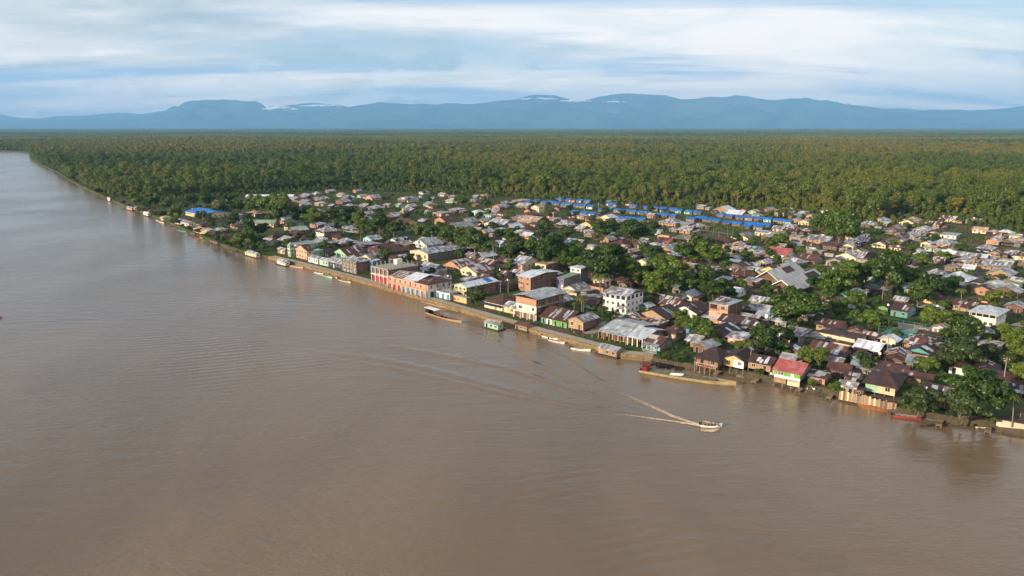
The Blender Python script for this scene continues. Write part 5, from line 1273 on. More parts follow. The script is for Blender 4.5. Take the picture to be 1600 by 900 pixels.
scatter('undergrowth', np.column_stack([tp, np.full(n, GZ - 0.1)]), rng.choice([2, 5], n), np.where(big, rng.uniform(0.14, 0.42, n), rng.uniform(0.05, 0.16, n)), F_NEAR, 'low weeds and shrubs between the village houses')
print('WEEDS', n)
# ------------------------------------------------------------------ promenade, wall, paths, court
def offset_line(pts, off):
    out = []
    for i, p_ in enumerate(pts):
        a = pts[max(i - 1, 0)]; c = pts[min(i + 1, len(pts) - 1)]; d = (c - a); d.z = 0; d.normalize()
        n_ = Vector((-d.y, d.x, 0))
        if n_.y < 0: n_ = -n_
        out.append(p_ + n_ * off)
    return out
def dense(pts, step):
    out = []
    for a, c in zip(pts[:-1], pts[1:]):
        k = max(1, int((c - a).length / step)); out += [a.lerp(c, t / k) for t in range(k)]
    return out + [pts[-1]]
iA = next(i for i, p_ in enumerate(SHORE_PX) if p_[0] == 1020); iB = next(i for i, p_ in enumerate(SHORE_PX) if p_[0] == 420)
prom = dense([SHORE[i] for i in range(iA, iB + 1)], 6.0)
inn, out_ = offset_line(prom, 4.2), offset_line(prom, 0.25)
mb = MB()
for i in range(len(prom) - 1):
    a, b_, c, d = out_[i], out_[i + 1], inn[i + 1], inn[i]
    z = GZ + 0.012
    mb.quad((a.x, a.y, z), (d.x, d.y, z), (c.x, c.y, z), (b_.x, b_.y, z))
tag(mb.build('pavement', pave), 'pale concrete riverside promenade', None, None, 'structure')
wallm = plain('old_wall', lin((138, 116, 84)), 0.9, 0.75, 0.5)
seg = 3
mb = MB(); o2 = offset_line(prom, -0.2); 
for i in range(len(prom) - 1):
    a, b_ = out_[i], out_[i + 1]; c, d = o2[i + 1], o2[i]; zt = GZ + 0.02 + 0.05 * math.sin(i * 1.7)
    mb.hexa([(d.x, d.y, -1.2), (c.x, c.y, -1.2), (b_.x, b_.y, -1.2), (a.x, a.y, -1.2), (d.x, d.y, zt), (c.x, c.y, zt), (b_.x, b_.y, zt), (a.x, a.y, zt)])
o3 = offset_line(prom, -0.8)
for i in range(len(prom) - 1):                 # stepped footing at the waterline
    if math.sin(i * 0.9) > -0.3:
        a, b_ = o2[i], o2[i + 1]; c, d = o3[i + 1], o3[i]; zt = 0.35 + 0.25 * math.sin(i * 2.3)
        mb.hexa([(d.x, d.y, -1.2), (c.x, c.y, -1.2), (b_.x, b_.y, -1.2), (a.x, a.y, -1.2), (d.x, d.y, zt), (c.x, c.y, zt), (b_.x, b_.y, zt), (a.x, a.y, zt)])
wl = mb.build('river_wall', wallm)
tag(wl, 'stained ochre retaining wall holding the promenade above the river', 'wall')
def path(pts_px, w, mat, label, name='path'):
    pts = dense([P(u, v, GZ) for u, v in pts_px], 8.0); a, b_ = offset_line(pts, w / 2), offset_line(pts, -w / 2); mb = MB(); z = GZ + 0.03
    for i in range(len(pts) - 1): mb.quad((a[i].x, a[i].y, z), (b_[i].x, b_[i].y, z), (b_[i + 1].x, b_[i + 1].y, z), (a[i + 1].x, a[i + 1].y, z))
    return tag(mb.build(name, mat), label, None, None, 'structure')
path([(1036, 353), (1065, 357), (1090, 359), (1130, 364), (1160, 369)], 2.2, pave, 'thin concrete path across the open green')
path([(912, 520), (925, 519), (943, 507), (962, 497)], 4.0, pave, 'concrete lane running inland beside the market')
path([(296, 346), (320, 354), (345, 364), (372, 378)], 3.0, pave, 'concrete path on the upriver bank')
path([(1528, 522), (1560, 516), (1600, 506), (1640, 498)], 4.5, pave, 'grey lane beside the white villa')
path([(1240, 425), (1300, 412), (1360, 398)], 2.5, pave, 'earth lane between the back rows')
# sports court
c0 = P(1372, 523, GZ); a = gang(1400); e = Vector((math.cos(a), math.sin(a), 0)); n_ = Vector((-e.y, e.x, 0))
court = empty('sports_court', (c0.x, c0.y, GZ), a)
bar(court, 'court_floor', 0, 24, 0, 15, 0.0, 0.05, plain('court_teal', lin((88, 140, 138)), 0.8, 0.4, 0.3)); bar(court, 'court_apron', -3, 27, 15, 26, 0.0, 0.04, pave)
for x in lsp(0, 24, 7):
    for y in (0, 15): bar(court, 'fence_post', x - 0.05, x + 0.05, y - 0.05, y + 0.05, 0.05, 3.6, W['teal'])
for z in (1.2, 2.4, 3.55):
    for y in (0, 15): bar(court, 'fence_rail', 0, 24, y - 0.03, y + 0.03, z, z + 0.05, W['teal'])
for y in (1.5, 13.5):
    bar(court, 'goal', 11.9 - 1.5, 11.9 - 1.4, y, y + 0.1, 0.05, 2.1, W['white']); bar(court, 'goal', 13.3, 13.4, y, y + 0.1, 0.05, 2.1, W['white']); bar(court, 'goal', 10.4, 13.4, y, y + 0.1, 2.1, 2.2, W['white'])
THINGS.append((court, 'teal sports court with low fence posts near the turquoise house', 1400, 508, 'court')); mark('the sports court', 1400, 508)
# white wall at the downriver end
p, e, nrm, a, w_ = frame_at(1557, 660, 1640)
o = empty('garden_wall', (p.x, p.y, 0), a); bar(o, 'wall', 0, w_, 0, 0.35, -0.5, GZ + 0.9, plain('lime_wall', lin((196, 182, 160)), 0.9, 0.5, 0.7)); 
for i in range(9): bar(o, 'fence_post', i * w_ / 8, i * w_ / 8 + 0.09, 0.1, 0.2, GZ + 0.9, GZ + 1.9, W['dark'])
bar(o, 'fence_rail', 0, w_, 0.12, 0.17, GZ + 1.75, GZ + 1.82, W['dark'])
THINGS.append((o, 'stained white garden wall with dark rail at the downriver edge', 1580, 650, 'wall'))
# orange earth landing
def mound(u0, v0, u1, v1, name, mat, label, zt=1.3, seed=1, d=5.5):
    r = random.Random(seed); A, B_ = P(u0, v0, 0), P(u1, v1, 0); e = (B_ - A); L_ = e.length; e.normalize(); n_ = Vector((-e.y, e.x, 0)); mb = MB(); rings = []
    for i in range(15):
        t = i / 14; s = math.sin(math.pi * t) ** 0.6; ring = []
        for j in range(7):
            q = j / 6; ring.append(A + e * (L_ * t) + n_ * (-1.2 * s + d * q) + Vector((0, 0, -0.35 + (zt + 0.3) * s * (1 - (1 - q) ** 2.2) + r.uniform(-0.08, 0.08))))
        rings.append(ring)
    mb.loft(rings, 0, False, False); return mb.build(name, mat, None, True)
tag(mound(1336, 636, 1404, 646, 'landing', plain('orange_earth', lin((146, 92, 56)), 0.95, 0.5, 1.2), ''), 'bare orange earth landing below the plank fence', None, None, 'structure')

# ------------------------------------------------------------------ boats
def hull(mb, L_, B_, D_, bow=0.45, stern=0.8, rise=0.5, mi=(0, 1, 2), n=16, floor=0.35, lip=0.05):
    """bow towards +x; outer skin mi[0], inside mi[1], rim mi[2]"""
    outr, innr = [], []
    for i in range(n + 1):
        t = i / n; x = -L_ / 2 + L_ * t
        wd = B_ / 2 * (stern + (1 - stern) * math.sin(min(t / 0.35, 1) * math.pi / 2)) if t < 0.35 else B_ / 2 * (1 - ((t - 0.35) / 0.65) ** (1 / bow * 1.1)) + 0.03
        g = D_ * (0.55 + rise * max(0, (t - 0.45) / 0.55) ** 2); kz = -D_ * 0.35 + D_ * 0.55 * max(0, (t - 0.75) / 0.25) ** 2
        wi = max(0.01, wd - lip); fz = max(kz + 0.05, -D_ * 0.35 + D_ * floor)
        outr.append([(x, -wd, g), (x, -wd * 0.9, (g + kz) * 0.4), (x, -wd * 0.55, kz), (x, wd * 0.55, kz), (x, wd * 0.9, (g + kz) * 0.4), (x, wd, g)])
        innr.append([(x, wi, g), (x, wi * 0.85, min(fz, g - 0.02)), (x, -wi * 0.85, min(fz, g - 0.02)), (x, -wi, g)])
    mb.loft(outr, mi[0], False, False); mb.loft(innr, mi[1], False, False)
    for i in range(n):
        mb.quad(outr[i][0], outr[i + 1][0], innr[i + 1][3], innr[i][3], mi[2]); mb.quad(outr[i][5], innr[i][0], innr[i + 1][0], outr[i + 1][5], mi[2])
    mb.poly([tuple(p_) for p_ in outr[0]][::-1], mi[0]); mb.poly([(q[0] + 0.03, q[1], q[2]) for q in innr[0]][::-1], mi[1])
def boat_at(name, stern_px, bow_px, beam, depth, mats, words, rise=0.5, bow=0.5, stern=0.7, z=0.0, cat='boat', seats=0, seatmat=None, tip=None, zpx=0.0):
    a_, b_ = P(*stern_px, zpx), P(*bow_px, zpx); d = b_ - a_; L_ = d.length; c = (a_ + b_) / 2
    o = empty(name, (c.x, c.y, z), math.atan2(d.y, d.x))
    mb = MB(); hull(mb, L_, beam, depth, bow, stern, rise); h_ = mb.build('hull', mats, o)
    for i in range(seats):
        x = -L_ * 0.32 + L_ * 0.6 * i / max(1, seats - 1); bar(o, 'seat', x - 0.14, x + 0.14, -beam * 0.42, beam * 0.42, depth * 0.25, depth * 0.25 + 0.05, seatmat or W['woodtan'])
    u, v = proj(c.x, c.y, z + depth / 2); THINGS.append((o, words, u, v, cat))
    return o, L_
def outboard(o, x, z):
    mb = MB(); mb.hexa([(x - 0.55, -0.2, z + 0.2), (x - 0.05, -0.17, z + 0.2), (x - 0.05, 0.17, z + 0.2), (x - 0.55, 0.2, z + 0.2), (x - 0.5, -0.16, z + 0.75), (x - 0.1, -0.13, z + 0.7), (x - 0.1, 0.13, z + 0.7), (x - 0.5, 0.16, z + 0.75)])
    mb.box(x - 0.35, x - 0.2, -0.06, 0.06, z - 0.7, z + 0.2); mb.box(x - 0.42, x - 0.12, -0.02, 0.02, z - 0.95, z - 0.55); mb.build('outboard_motor', W['black'], o)
WD, TAN, GRN, WHT = W['wood'], W['woodtan'], W['green'], W['white']
oldwood = plain('old_wood', (0.055, 0.045, 0.038), 0.85, 0.4, 1.5)
# cargo longboat with canopy, under way
o, L_ = boat_at('cargo_boat', (667, 489), (721, 506), 2.9, 1.3, [TAN, W['brown'], W['orange']], 'long wooden cargo boat with white canopy over its stern', rise=0.55, seats=5)
bar(o, 'canopy', -L_ * 0.5, -L_ * 0.17, -1.5, 1.5, 2.75, 2.87, W['white']); bar(o, 'cabin', -L_ * 0.47, -L_ * 0.38, -1.1, 1.1, 0.5, 1.9, W['dark'])
for x in lsp(-L_ * 0.47, -L_ * 0.2, 4):
    for y in (-1.25, 1.25): bar(o, 'canopy_post', x - 0.05, x + 0.05, y - 0.05, y + 0.05, 0.5, 2.75, W['dark'])
for x in lsp(-L_ * 0.1, L_ * 0.25, 4): bar(o, 'crate', x - 0.5, x + 0.5, -0.7, 0.7, 0.15, 0.62, W[random.choice(['brown', 'wood', 'brick'])])
outboard(o, -L_ / 2, 0.3)
mark('the canopied cargo boat', 692, 492)
o, L_ = boat_at('longboat', (706, 484), (776, 499), 2.2, 1.0, [GRN, W['brown'], W['yellow']], 'long moored longboat with green hull and yellow rim', rise=0.4, seats=6)
boat_at('canoe', (659, 471), (698, 482), 1.2, 0.7, [TAN, oldwood, TAN], 'tan dugout canoe tied along the promenade wall', seats=3)
# barge
o, L_ = boat_at('barge', (1001, 580), (1150, 604), 4.6, 1.7, [plain('barge_hull', lin((172, 150, 108)), 0.85, 0.6, 0.5), plain('barge_deck', lin((122, 122, 102)), 0.9, 0.7, 0.5), W['woodtan']], 'very long flat barge with grey green deck and red cabin', rise=0.45, bow=0.32, stern=0.85)
bar(o, 'deck', -L_ * 0.40, L_ * 0.30, -1.95, 1.95, 0.78, 0.98, MATS['barge_deck'])
for x in lsp(-L_ * 0.36, L_ * 0.28, 9): bar(o, 'deck_beam', x - 0.1, x + 0.1, -2.15, 2.15, 0.985, 1.06, W['woodgrey'])
bar(o, 'cabin_roof', -L_ * 0.5, -L_ * 0.39, -1.9, 1.9, 3.0, 3.12, W['brickred']); bar(o, 'cabin', -L_ * 0.475, -L_ * 0.415, -1.3, 1.3, 0.7, 2.2, W['red'])
for x in lsp(-L_ * 0.49, -L_ * 0.4, 4):
    for y in (-1.7, 1.7): bar(o, 'cabin_post', x - 0.06, x + 0.06, y - 0.06, y + 0.06, 0.7, 3.0, W['dark'])
mark('the long barge', 1075, 590)
boat_at('canoe', (1047, 585), (1068, 587), 1.1, 0.6, [WHT, WHT, WHT], 'white skiff lying on the barge deck', z=GZ - 0.35, zpx=1.3)
# speedboat with people
sp, L_ = boat_at('speedboat', (1095, 666), (1128, 668), 1.9, 0.95, [W['white'], W['cream'], W['mint']], 'white and green speedboat full of passengers throwing a wake', seats=5, rise=0.7, z=0.08)
outboard(sp, -L_ / 2, 0.35)
mark('the speedboat', 1110, 667)
# small craft
SMALL = [('boat', (492, 424), (505, 428), 1.5, 0.8, 'white', 'white motorboat'), ('boat', (503, 427), (519, 434), 2.0, 0.9, 'mint', 'white and green passenger launch'), ('boat', (515, 429), (527, 434), 1.4, 0.8, 'yellow', 'yellow wooden motorboat'), ('boat', (530, 436), (548, 441), 1.7, 0.8, 'cream', 'cream open motorboat'),
         ('boat', (453, 414), (473, 418), 1.6, 0.8, 'peach', 'peach longboat beside the pale floating shed'), ('boat', (848, 524), (871, 530), 1.5, 0.8, 'white', 'grey open launch tied nose to tail'), ('boat', (858, 530), (882, 536), 1.5, 0.8, 'white', 'white skiff with outboard'), ('boat', (874, 530), (897, 535), 1.5, 0.8, 'concrete', 'grey skiff'),
         ('boat', (893, 543), (923, 548), 2.0, 1.0, 'white', 'sleek white speedboat moored alone'), ('canoe', (977, 556), (1003, 559), 1.0, 0.6, 'teal', 'turquoise canoe beside the grey floating house'), ('boat', (1395, 650), (1441, 656), 2.2, 1.0, 'red', 'red hulled boat below the orange earth landing'),
         ('boat', (1524, 668), (1555, 668), 1.4, 0.7, 'cream', 'cream canoe half under the bank tree'), ('boat', (1576, 672), (1612, 678), 2.0, 0.9, 'white', 'white boat by the garden wall'), ('boat', (-6, 497), (3, 497), 1.4, 0.8, 'red', 'tiny red boat at the far edge of the river'),
         ('canoe', (215, 330), (224, 332), 1.4, 0.7, 'wood', 'dark canoe by the upriver bank'), ('canoe', (244, 344), (256, 349), 1.5, 0.7, 'white', 'white canoe pulled in on the upriver bank'), ('boat', (313, 371), (337, 376), 2.0, 0.9, 'pink', 'pinkish cargo canoe below the yellow stilt house'), ('canoe', (278, 360), (291, 363), 1.4, 0.7, 'blue', 'blue canoe on the upriver bank'),
         ('canoe', (262, 353), (275, 357), 1.4, 0.7, 'wood', 'brown canoe near the white walled house'), ('canoe', (885, 539), (932, 549), 1.0, 0.5, 'wood', 'long dark dugout along the wall foot'), ('canoe', (296, 363), (306, 366), 1.2, 0.6, 'brown', 'rusty brown canoe near the upriver stilt house'), ('canoe', (408, 402), (422, 404), 1.2, 0.6, 'white', 'small white canoe between the floating sheds')]
for nm, s_, b_, be, de, c_, wd in SMALL:
    if 440 < s_[0] < 950: s_, b_ = (s_[0], s_[1] + 1.5), (b_[0], b_[1] + 1.5)
    o, L_ = boat_at(nm, s_, b_, be, de, [W[c_], W['woodgrey'] if c_ != 'wood' else oldwood, W['white'] if c_ not in ('wood', 'brown') else W['wood']], wd, seats=4 if nm == 'boat' else 2, rise=0.55)
    if nm == 'boat' and s_[0] > 400: outboard(o, -L_ / 2, 0.3)
CAN = [((1018, 571), (1044, 565)), ((1024, 573), (1051, 566)), ((1030, 575), (1058, 567)), ((1036, 575), (1064, 567)), ((1043, 577), (1066, 569)), ((1054, 579), (1074, 568)), ((1061, 579), (1077, 569)), ((1012, 568), (1036, 562)),
       ((1078, 578), (1118, 582)), ((1096, 581), (1144, 587)), ((1224, 609), (1286, 617)), ((1238, 613), (1320, 622)), ((1280, 620), (1336, 623)), ((1194, 598), (1246, 608)), ((1437, 667), (1482, 663)), ((1555, 676), (1600, 684))]
for i, (s_, b_) in enumerate(CAN):
    boat_at('canoe', s_, b_, 0.95, 0.55, [oldwood, oldwood, WD], 'dark dugout canoe drawn up on the bank' if i < 8 else 'long dark dugout canoe', seats=2, rise=0.3, bow=0.4, stern=0.45, z=0.0 if i > 7 else 0.25)
boat_at('canoe', (1272, 606), (1266, 594), 1.0, 0.6, [WHT, W['woodgrey'], WHT], 'white canoe pulled up the bank beside the shack', z=GZ - 0.4, zpx=GZ)
# floating houses
def raft_house(u0, v0, u1, u2, h, rm, front, words, roof='gable', d=None, turn=False, rh=0.9):
    p_, e, nrm, a, w_ = frame_at(u0, v0, u1, z=0.3); d = d or depth_to(p_ + e * w_, nrm, u2, 0.3); mid = p_ + e * w_ / 2
    r = house('floating_house', mid, a, w_, d, h, roof=roof, rm=rm, front=front, side=front, rh=rh, over=0.3, words=words, z=0.45, turn=turn, nwin=3)
    bar(r, 'raft', -w_ / 2 - 0.9, w_ / 2 + 0.9, -0.9, d + 0.9, -0.75, -0.004, oldwood); return r
raft_house(757, 511, 778, 786, 2.1, 'g', 'mint', 'turquoise floating house with zinc roof')
raft_house(805, 514, 823, 834, 2.0, 'b', 'woodtan', 'tan floating house with brown roof moored at the wall')
raft_house(934, 552, 963, 976, 2.1, 'g', 'woodtan', 'large plank floating house with grey roof')
raft_house(433, 412, 446, 453, 2.0, 'z', 'white', 'white floating shed with zinc roof')
raft_house(383, 398, 400, 407, 2.0, 'z', 'cream', 'cream floating shed near the riverside mango tree')
raft_house(328, 379, 340, 347, 2.0, 'd', 'wood', 'dark floating house with tin roof upriver')
raft_house(224, 336, 231, 235, 2.2, 'w', 'white', 'small white floating box house upriver')
raft_house(198, 327, 206, 210, 2.2, 'z', 'peach', 'grey roofed floating house far upriver')
raft_house(168, 313, 172, 174, 2.6, 'w', 'white', 'white riverside hut at the jungle edge')
raft_house(298, 366, 305, 309, 1.6, 'd', 'wood', 'low dark floating hut on the upriver bank')

# plank jetties and driftwood along the bank
def jetty(u, v, ln, words):
    c = P(u, v, 0.5); a = gang(u, 600) - math.pi / 2; o = empty('jetty', (c.x, c.y, 0), a)      # local x runs out over the water
    x = 0.0
    while x < ln:
        bar(o, 'plank', x, x + 0.42, -0.7 + random.uniform(-0.1, 0.1), 0.7 + random.uniform(-0.1, 0.1), 0.72, 0.78, W[random.choice(['wood', 'woodgrey', 'woodtan'])]); x += 0.48
    for xx in (0.3, ln * 0.5, ln - 0.3):
        for y in (-0.6, 0.6): bar(o, 'post', xx - 0.07, xx + 0.07, y - 0.07, y + 0.07, -1.0, 1.1 if xx > ln * 0.7 else 0.716, W['woodgrey'])
    THINGS.append((o, words, u, v, 'jetty')); o['group'] = 'plank jetties'
for u, v, ln in ((1125, 581, 4), (1185, 592, 4.5), (1252, 607, 4), (1300, 617, 4.5), (1470, 657, 5), (1545, 667, 5), (345, 382, 5), (310, 369, 4), (272, 353, 4), (240, 339, 4), (205, 326, 4), (370, 392, 4), (410, 402, 4), (1018, 566, 4)): jetty(u, v, ln, 'narrow plank jetty over the water')
rd = random.Random(8)
for i in range(26):
    u = rd.uniform(1090, 1540); k_ = next(j for j in range(len(SHORE_PX) - 1) if SHORE_PX[j][0] >= u >= SHORE_PX[j + 1][0]); A_, B_ = SHORE_PX[k_], SHORE_PX[k_ + 1]; v = A_[1] + (B_[1] - A_[1]) * (A_[0] - u) / (A_[0] - B_[0]) + rd.uniform(0.5, 4)
    c = P(u, v, 0.1); L2 = rd.uniform(1.5, 4.5); mb = MB(); mb.tube([(-L2 / 2, 0, 0), (0, rd.uniform(-0.2, 0.2), 0.05), (L2 / 2, 0, 0.1)], [0.16, 0.14, 0.09], 6); o = mb.build('driftwood_log', rd.choice([oldwood, W['woodgrey'], W['woodtan']]))
    o.location = (c.x, c.y, 0.1); o.rotation_euler = (0, 0, gang(u, 600) + rd.uniform(-0.5, 0.5)); THINGS.append((o, 'short driftwood log at the waterline', u, v, 'log')); o['group'] = 'driftwood logs'

# ------------------------------------------------------------------ people
def person_mesh(pose):
    """one continuous skinned body; material slots: 0 skin, 1 shirt, 2 trousers, 3 hair"""
    J = {'pel': (0, 0, 0.95), 'sp': (0, 0, 1.2), 'ch': (0, 0, 1.4), 'nk': (0, 0, 1.52), 'hd': (0, 0.01, 1.62), 'tp': (0, 0.0, 1.76),
         'sl': (-0.19, 0, 1.43), 'el': (-0.25, 0.02, 1.15), 'wl': (-0.24, 0.1, 0.92), 'fl': (-0.23, 0.13, 0.82), 'sr': (0.19, 0, 1.43), 'er': (0.25, 0.02, 1.15), 'wr': (0.24, 0.1, 0.92), 'fr': (0.23, 0.13, 0.82),
         'hl': (-0.1, 0, 0.9), 'kl': (-0.11, 0.03, 0.5), 'al': (-0.11, 0, 0.08), 'tl': (-0.12, 0.16, 0.03), 'hr': (0.1, 0, 0.9), 'kr': (0.11, 0.03, 0.5), 'ar': (0.11, 0, 0.08), 'tr': (0.12, 0.16, 0.03)}
    if pose == 'walk':
        J.update(kl=(-0.11, 0.2, 0.52), al=(-0.11, 0.28, 0.1), tl=(-0.12, 0.44, 0.06), kr=(0.11, -0.02, 0.5), ar=(0.11, -0.3, 0.14), tr=(0.12, -0.2, 0.03), wl=(-0.22, -0.15, 0.93), fl=(-0.22, -0.19, 0.84), wr=(0.22, 0.25, 0.98), fr=(0.22, 0.31, 0.9))
    if pose == 'sit':
        d = 0.5
        for k_ in list(J): J[k_] = (J[k_][0], J[k_][1], J[k_][2] - d)
        J.update(kl=(-0.12, 0.45, 0.45), al=(-0.12, 0.45, 0.08), tl=(-0.12, 0.6, 0.03), kr=(0.12, 0.45, 0.45), ar=(0.12, 0.45, 0.08), tr=(0.12, 0.6, 0.03), el=(-0.26, 0.08, 0.68), wl=(-0.2, 0.32, 0.6), fl=(-0.18, 0.4, 0.56), er=(0.26, 0.08, 0.68), wr=(0.2, 0.32, 0.6), fr=(0.18, 0.4, 0.56))
    E = [('pel', 'sp'), ('sp', 'ch'), ('ch', 'nk'), ('nk', 'hd'), ('hd', 'tp'), ('ch', 'sl'), ('sl', 'el'), ('el', 'wl'), ('wl', 'fl'), ('ch', 'sr'), ('sr', 'er'), ('er', 'wr'), ('wr', 'fr'), ('pel', 'hl'), ('hl', 'kl'), ('kl', 'al'), ('al', 'tl'), ('pel', 'hr'), ('hr', 'kr'), ('kr', 'ar'), ('ar', 'tr')]
    rad = dict(pel=0.15, sp=0.14, ch=0.15, nk=0.06, hd=0.1, tp=0.07, sl=0.07, sr=0.07, el=0.05, er=0.05, wl=0.035, wr=0.035, fl=0.035, fr=0.035, hl=0.1, hr=0.1, kl=0.07, kr=0.07, al=0.045, ar=0.045, tl=0.04, tr=0.04)
    ks = list(J); me = bpy.data.meshes.new('person'); me.from_pydata([J[k_] for k_ in ks], [(ks.index(a), ks.index(b)) for a, b in E], [])
    o = bpy.data.objects.new('person_skeleton', me); col.objects.link(o)
    o.modifiers.new('s', 'SKIN'); sv = me.skin_vertices[0].data
    for i, k_ in enumerate(ks): sv[i].radius = (rad[k_], rad[k_] * (0.75 if k_ in ('sp', 'ch', 'pel') else 1)); 
    sv[0].use_root = True
    sb = o.modifiers.new('u', 'SUBSURF'); sb.levels = 1
    dg = bpy.context.evaluated_depsgraph_get(); m2 = bpy.data.meshes.new_from_object(o.evaluated_get(dg)); bpy.data.objects.remove(o)
    zo = 0.5 if pose == 'sit' else 0.0
    for m_ in (W['brown'], W['white'], W['darkblue'], W['black']): m2.materials.append(m_)
    for f in m2.polygons:
        z = f.center.z + zo; x = abs(f.center.x); y = f.center.y
        f.material_index = (3 if z > 1.68 or (z > 1.6 and y < -0.03) else 0) if z > 1.5 else (0 if (x > 0.2 and z < 1.22) or z < (0.12 if pose != 'sit' else 0.62) else (1 if z > 0.98 else 2))
        if pose == 'sit' and f.center.y > 0.12 and x < 0.19 and f.center.z > 0.12 and f.center.z < 0.6: f.material_index = 2
        f.use_smooth = True
    return m2
PM = {k_: person_mesh(k_) for k_ in ('stand', 'walk', 'sit')}
SKIN = plain('skin', (0.16, 0.085, 0.05), 0.6, 0.1)
CLO = ['white', 'red', 'blue', 'darkblue', 'yellow', 'black', 'green', 'pink', 'skyblue', 'orange', 'grey', 'purple']
def person(x, y, z, rz, shirt, legs, pose, words, group=None):
    o = link('person', PM[pose], None, (x, y, z), rz)
    for i, m_ in enumerate((SKIN, W[shirt], W[legs], W['black'])): setmat(o, m_, i)
    u, v = proj(x, y, z + 0.9); THINGS.append((o, words, u, v, 'person'))
    if group: o['group'] = group
    return o
PPL = [(603, 451), (607, 453), (611, 452), (615, 454), (620, 455), (626, 456), (632, 457), (650, 462), (654, 464), (657, 463), (660, 465), (663, 464), (666, 466), (645, 461), (640, 459), (552, 430), (546, 427), (517, 421), (480, 412), (735, 480), (700, 472), (770, 488), (850, 508), (893, 519), (897, 524), (905, 524), (911, 527), (929, 513), (934, 508), (940, 533), (925, 529), (780, 492), (1261, 613), (1288, 601), (1291, 599), (960, 498), (865, 513)]
for i, (u, v) in enumerate(PPL):
    c = P(u, v, GZ + 0.02); s_ = CLO[(i * 5) % 12]; l_ = ['darkblue', 'black', 'grey', 'brown'][i % 4]; pose = ['stand', 'walk', 'stand'][i % 3]
    on_pave = 1200 > u and v < 535
    person(c.x, c.y, GZ + 0.012 if on_pave else GZ, random.uniform(0, 6.28), s_, l_, pose, 'person in %s shirt and %s trousers %s' % (s_.replace('darkblue', 'navy').replace('skyblue', 'pale blue'), l_.replace('darkblue', 'navy'), 'walking' if pose == 'walk' else 'standing'), 'people on the promenade')
M_ = sp.matrix_basis
for i in range(10):
    row, sidep = i // 2, (-1 if i % 2 else 1)
    q = Matrix.Translation(sp.location) @ Matrix.Rotation(sp.rotation_euler.z, 4, 'Z') @ Vector((-2.0 + row * 0.95, sidep * 0.4, 0.3))
    s_ = CLO[(i * 7 + 2) % 12]
    person(q.x, q.y, q.z - 0.2, sp.rotation_euler.z - math.pi / 2, s_, ['darkblue', 'black'][i % 2], 'sit', 'passenger in %s shirt sitting in the speedboat' % s_.replace('darkblue', 'navy').replace('skyblue', 'pale blue'), 'speedboat passengers')
# helmsmen
q = Matrix.Translation(sp.location) @ Matrix.Rotation(sp.rotation_euler.z, 4, 'Z') @ Vector((-2.75, 0, 0.15))
person(q.x, q.y, q.z, sp.rotation_euler.z - math.pi / 2, 'black', 'black', 'stand', 'helmsman in black standing at the stern of the speedboat')

# parked motorcycles by the shops
def moto(u, v, c_, words):
    c = P(u, v, GZ + 0.012); o = empty('motorcycle', (c.x, c.y, GZ + 0.012), random.uniform(0, 3)); tyre = W['black']
    for x in (-0.62, 0.62):
        mb = MB(); n = 12
        rings = [[(x + math.cos(2 * math.pi * k_ / n) * r, y, 0.31 + math.sin(2 * math.pi * k_ / n) * r) for k_ in range(n)] for r, y in ((0.2, -0.05), (0.31, -0.05), (0.31, 0.05), (0.2, 0.05))]
        mb.loft(rings + [rings[0]], 0, True, False); mb.build('wheel', tyre, o)
    mb = MB(); mb.tube([(-0.6, 0, 0.35), (-0.1, 0, 0.55), (0.35, 0, 0.75), (0.62, 0, 0.32)], [0.05, 0.14, 0.12, 0.04], 6); mb.build('frame', W[c_], o)
    mb = MB(); mb.hexa([(-0.65, -0.1, 0.72), (0.05, -0.12, 0.7), (0.05, 0.12, 0.7), (-0.65, 0.1, 0.72), (-0.65, -0.08, 0.84), (0.05, -0.1, 0.8), (0.05, 0.1, 0.8), (-0.65, 0.08, 0.84)]); mb.build('seat', W['black'], o)
    mb = MB(); mb.tube([(0.4, -0.36, 1.02), (0.45, 0, 0.98), (0.4, 0.36, 1.02)], 0.025, 5); mb.tube([(0.45, 0, 0.98), (0.55, 0, 0.6)], 0.03, 5); mb.build('handlebar', W['grey'], o)
    THINGS.append((o, words, u, v, 'motorcycle'))
for i, (u, v, c_) in enumerate([(633, 456, 'red'), (637, 457, 'black'), (641, 458, 'blue'), (645, 459, 'black'), (669, 463, 'red')]): moto(u, v, c_, 'parked %s motorcycle' % c_)

# ------------------------------------------------------------------ poles, tanks, dishes
def pole(u, v, h, words, lamp=False):
    c = P(u, v, GZ); o = empty('utility_pole', (c.x, c.y, GZ), gang(u)); mb = MB(); mb.tube([(0, 0, -0.3), (0, 0, h)], [0.16, 0.1], 7); mb.build('shaft', W['concrete'], o)
    bar(o, 'cross_arm', -0.9, 0.9, -0.06, 0.06, h - 0.7, h - 0.58, W['woodgrey'])
    for x in (-0.75, 0, 0.75): bar(o, 'insulator', x - 0.05, x + 0.05, -0.05, 0.05, h - 0.58, h - 0.35, W['white'])
    if lamp:
        mb = MB(); mb.tube([(0, 0, h - 1.2), (0, -0.8, h - 0.7), (0, -1.7, h - 0.65)], 0.045, 5); mb.build('lamp_arm', W['grey'], o); bar(o, 'lamp_head', -0.15, 0.15, -2.1, -1.6, h - 0.72, h - 0.58, W['white'])
    THINGS.append((o, words, *proj(c.x, c.y, GZ + h * 0.7), 'pole')); o['group'] = 'utility poles'
    return o, c
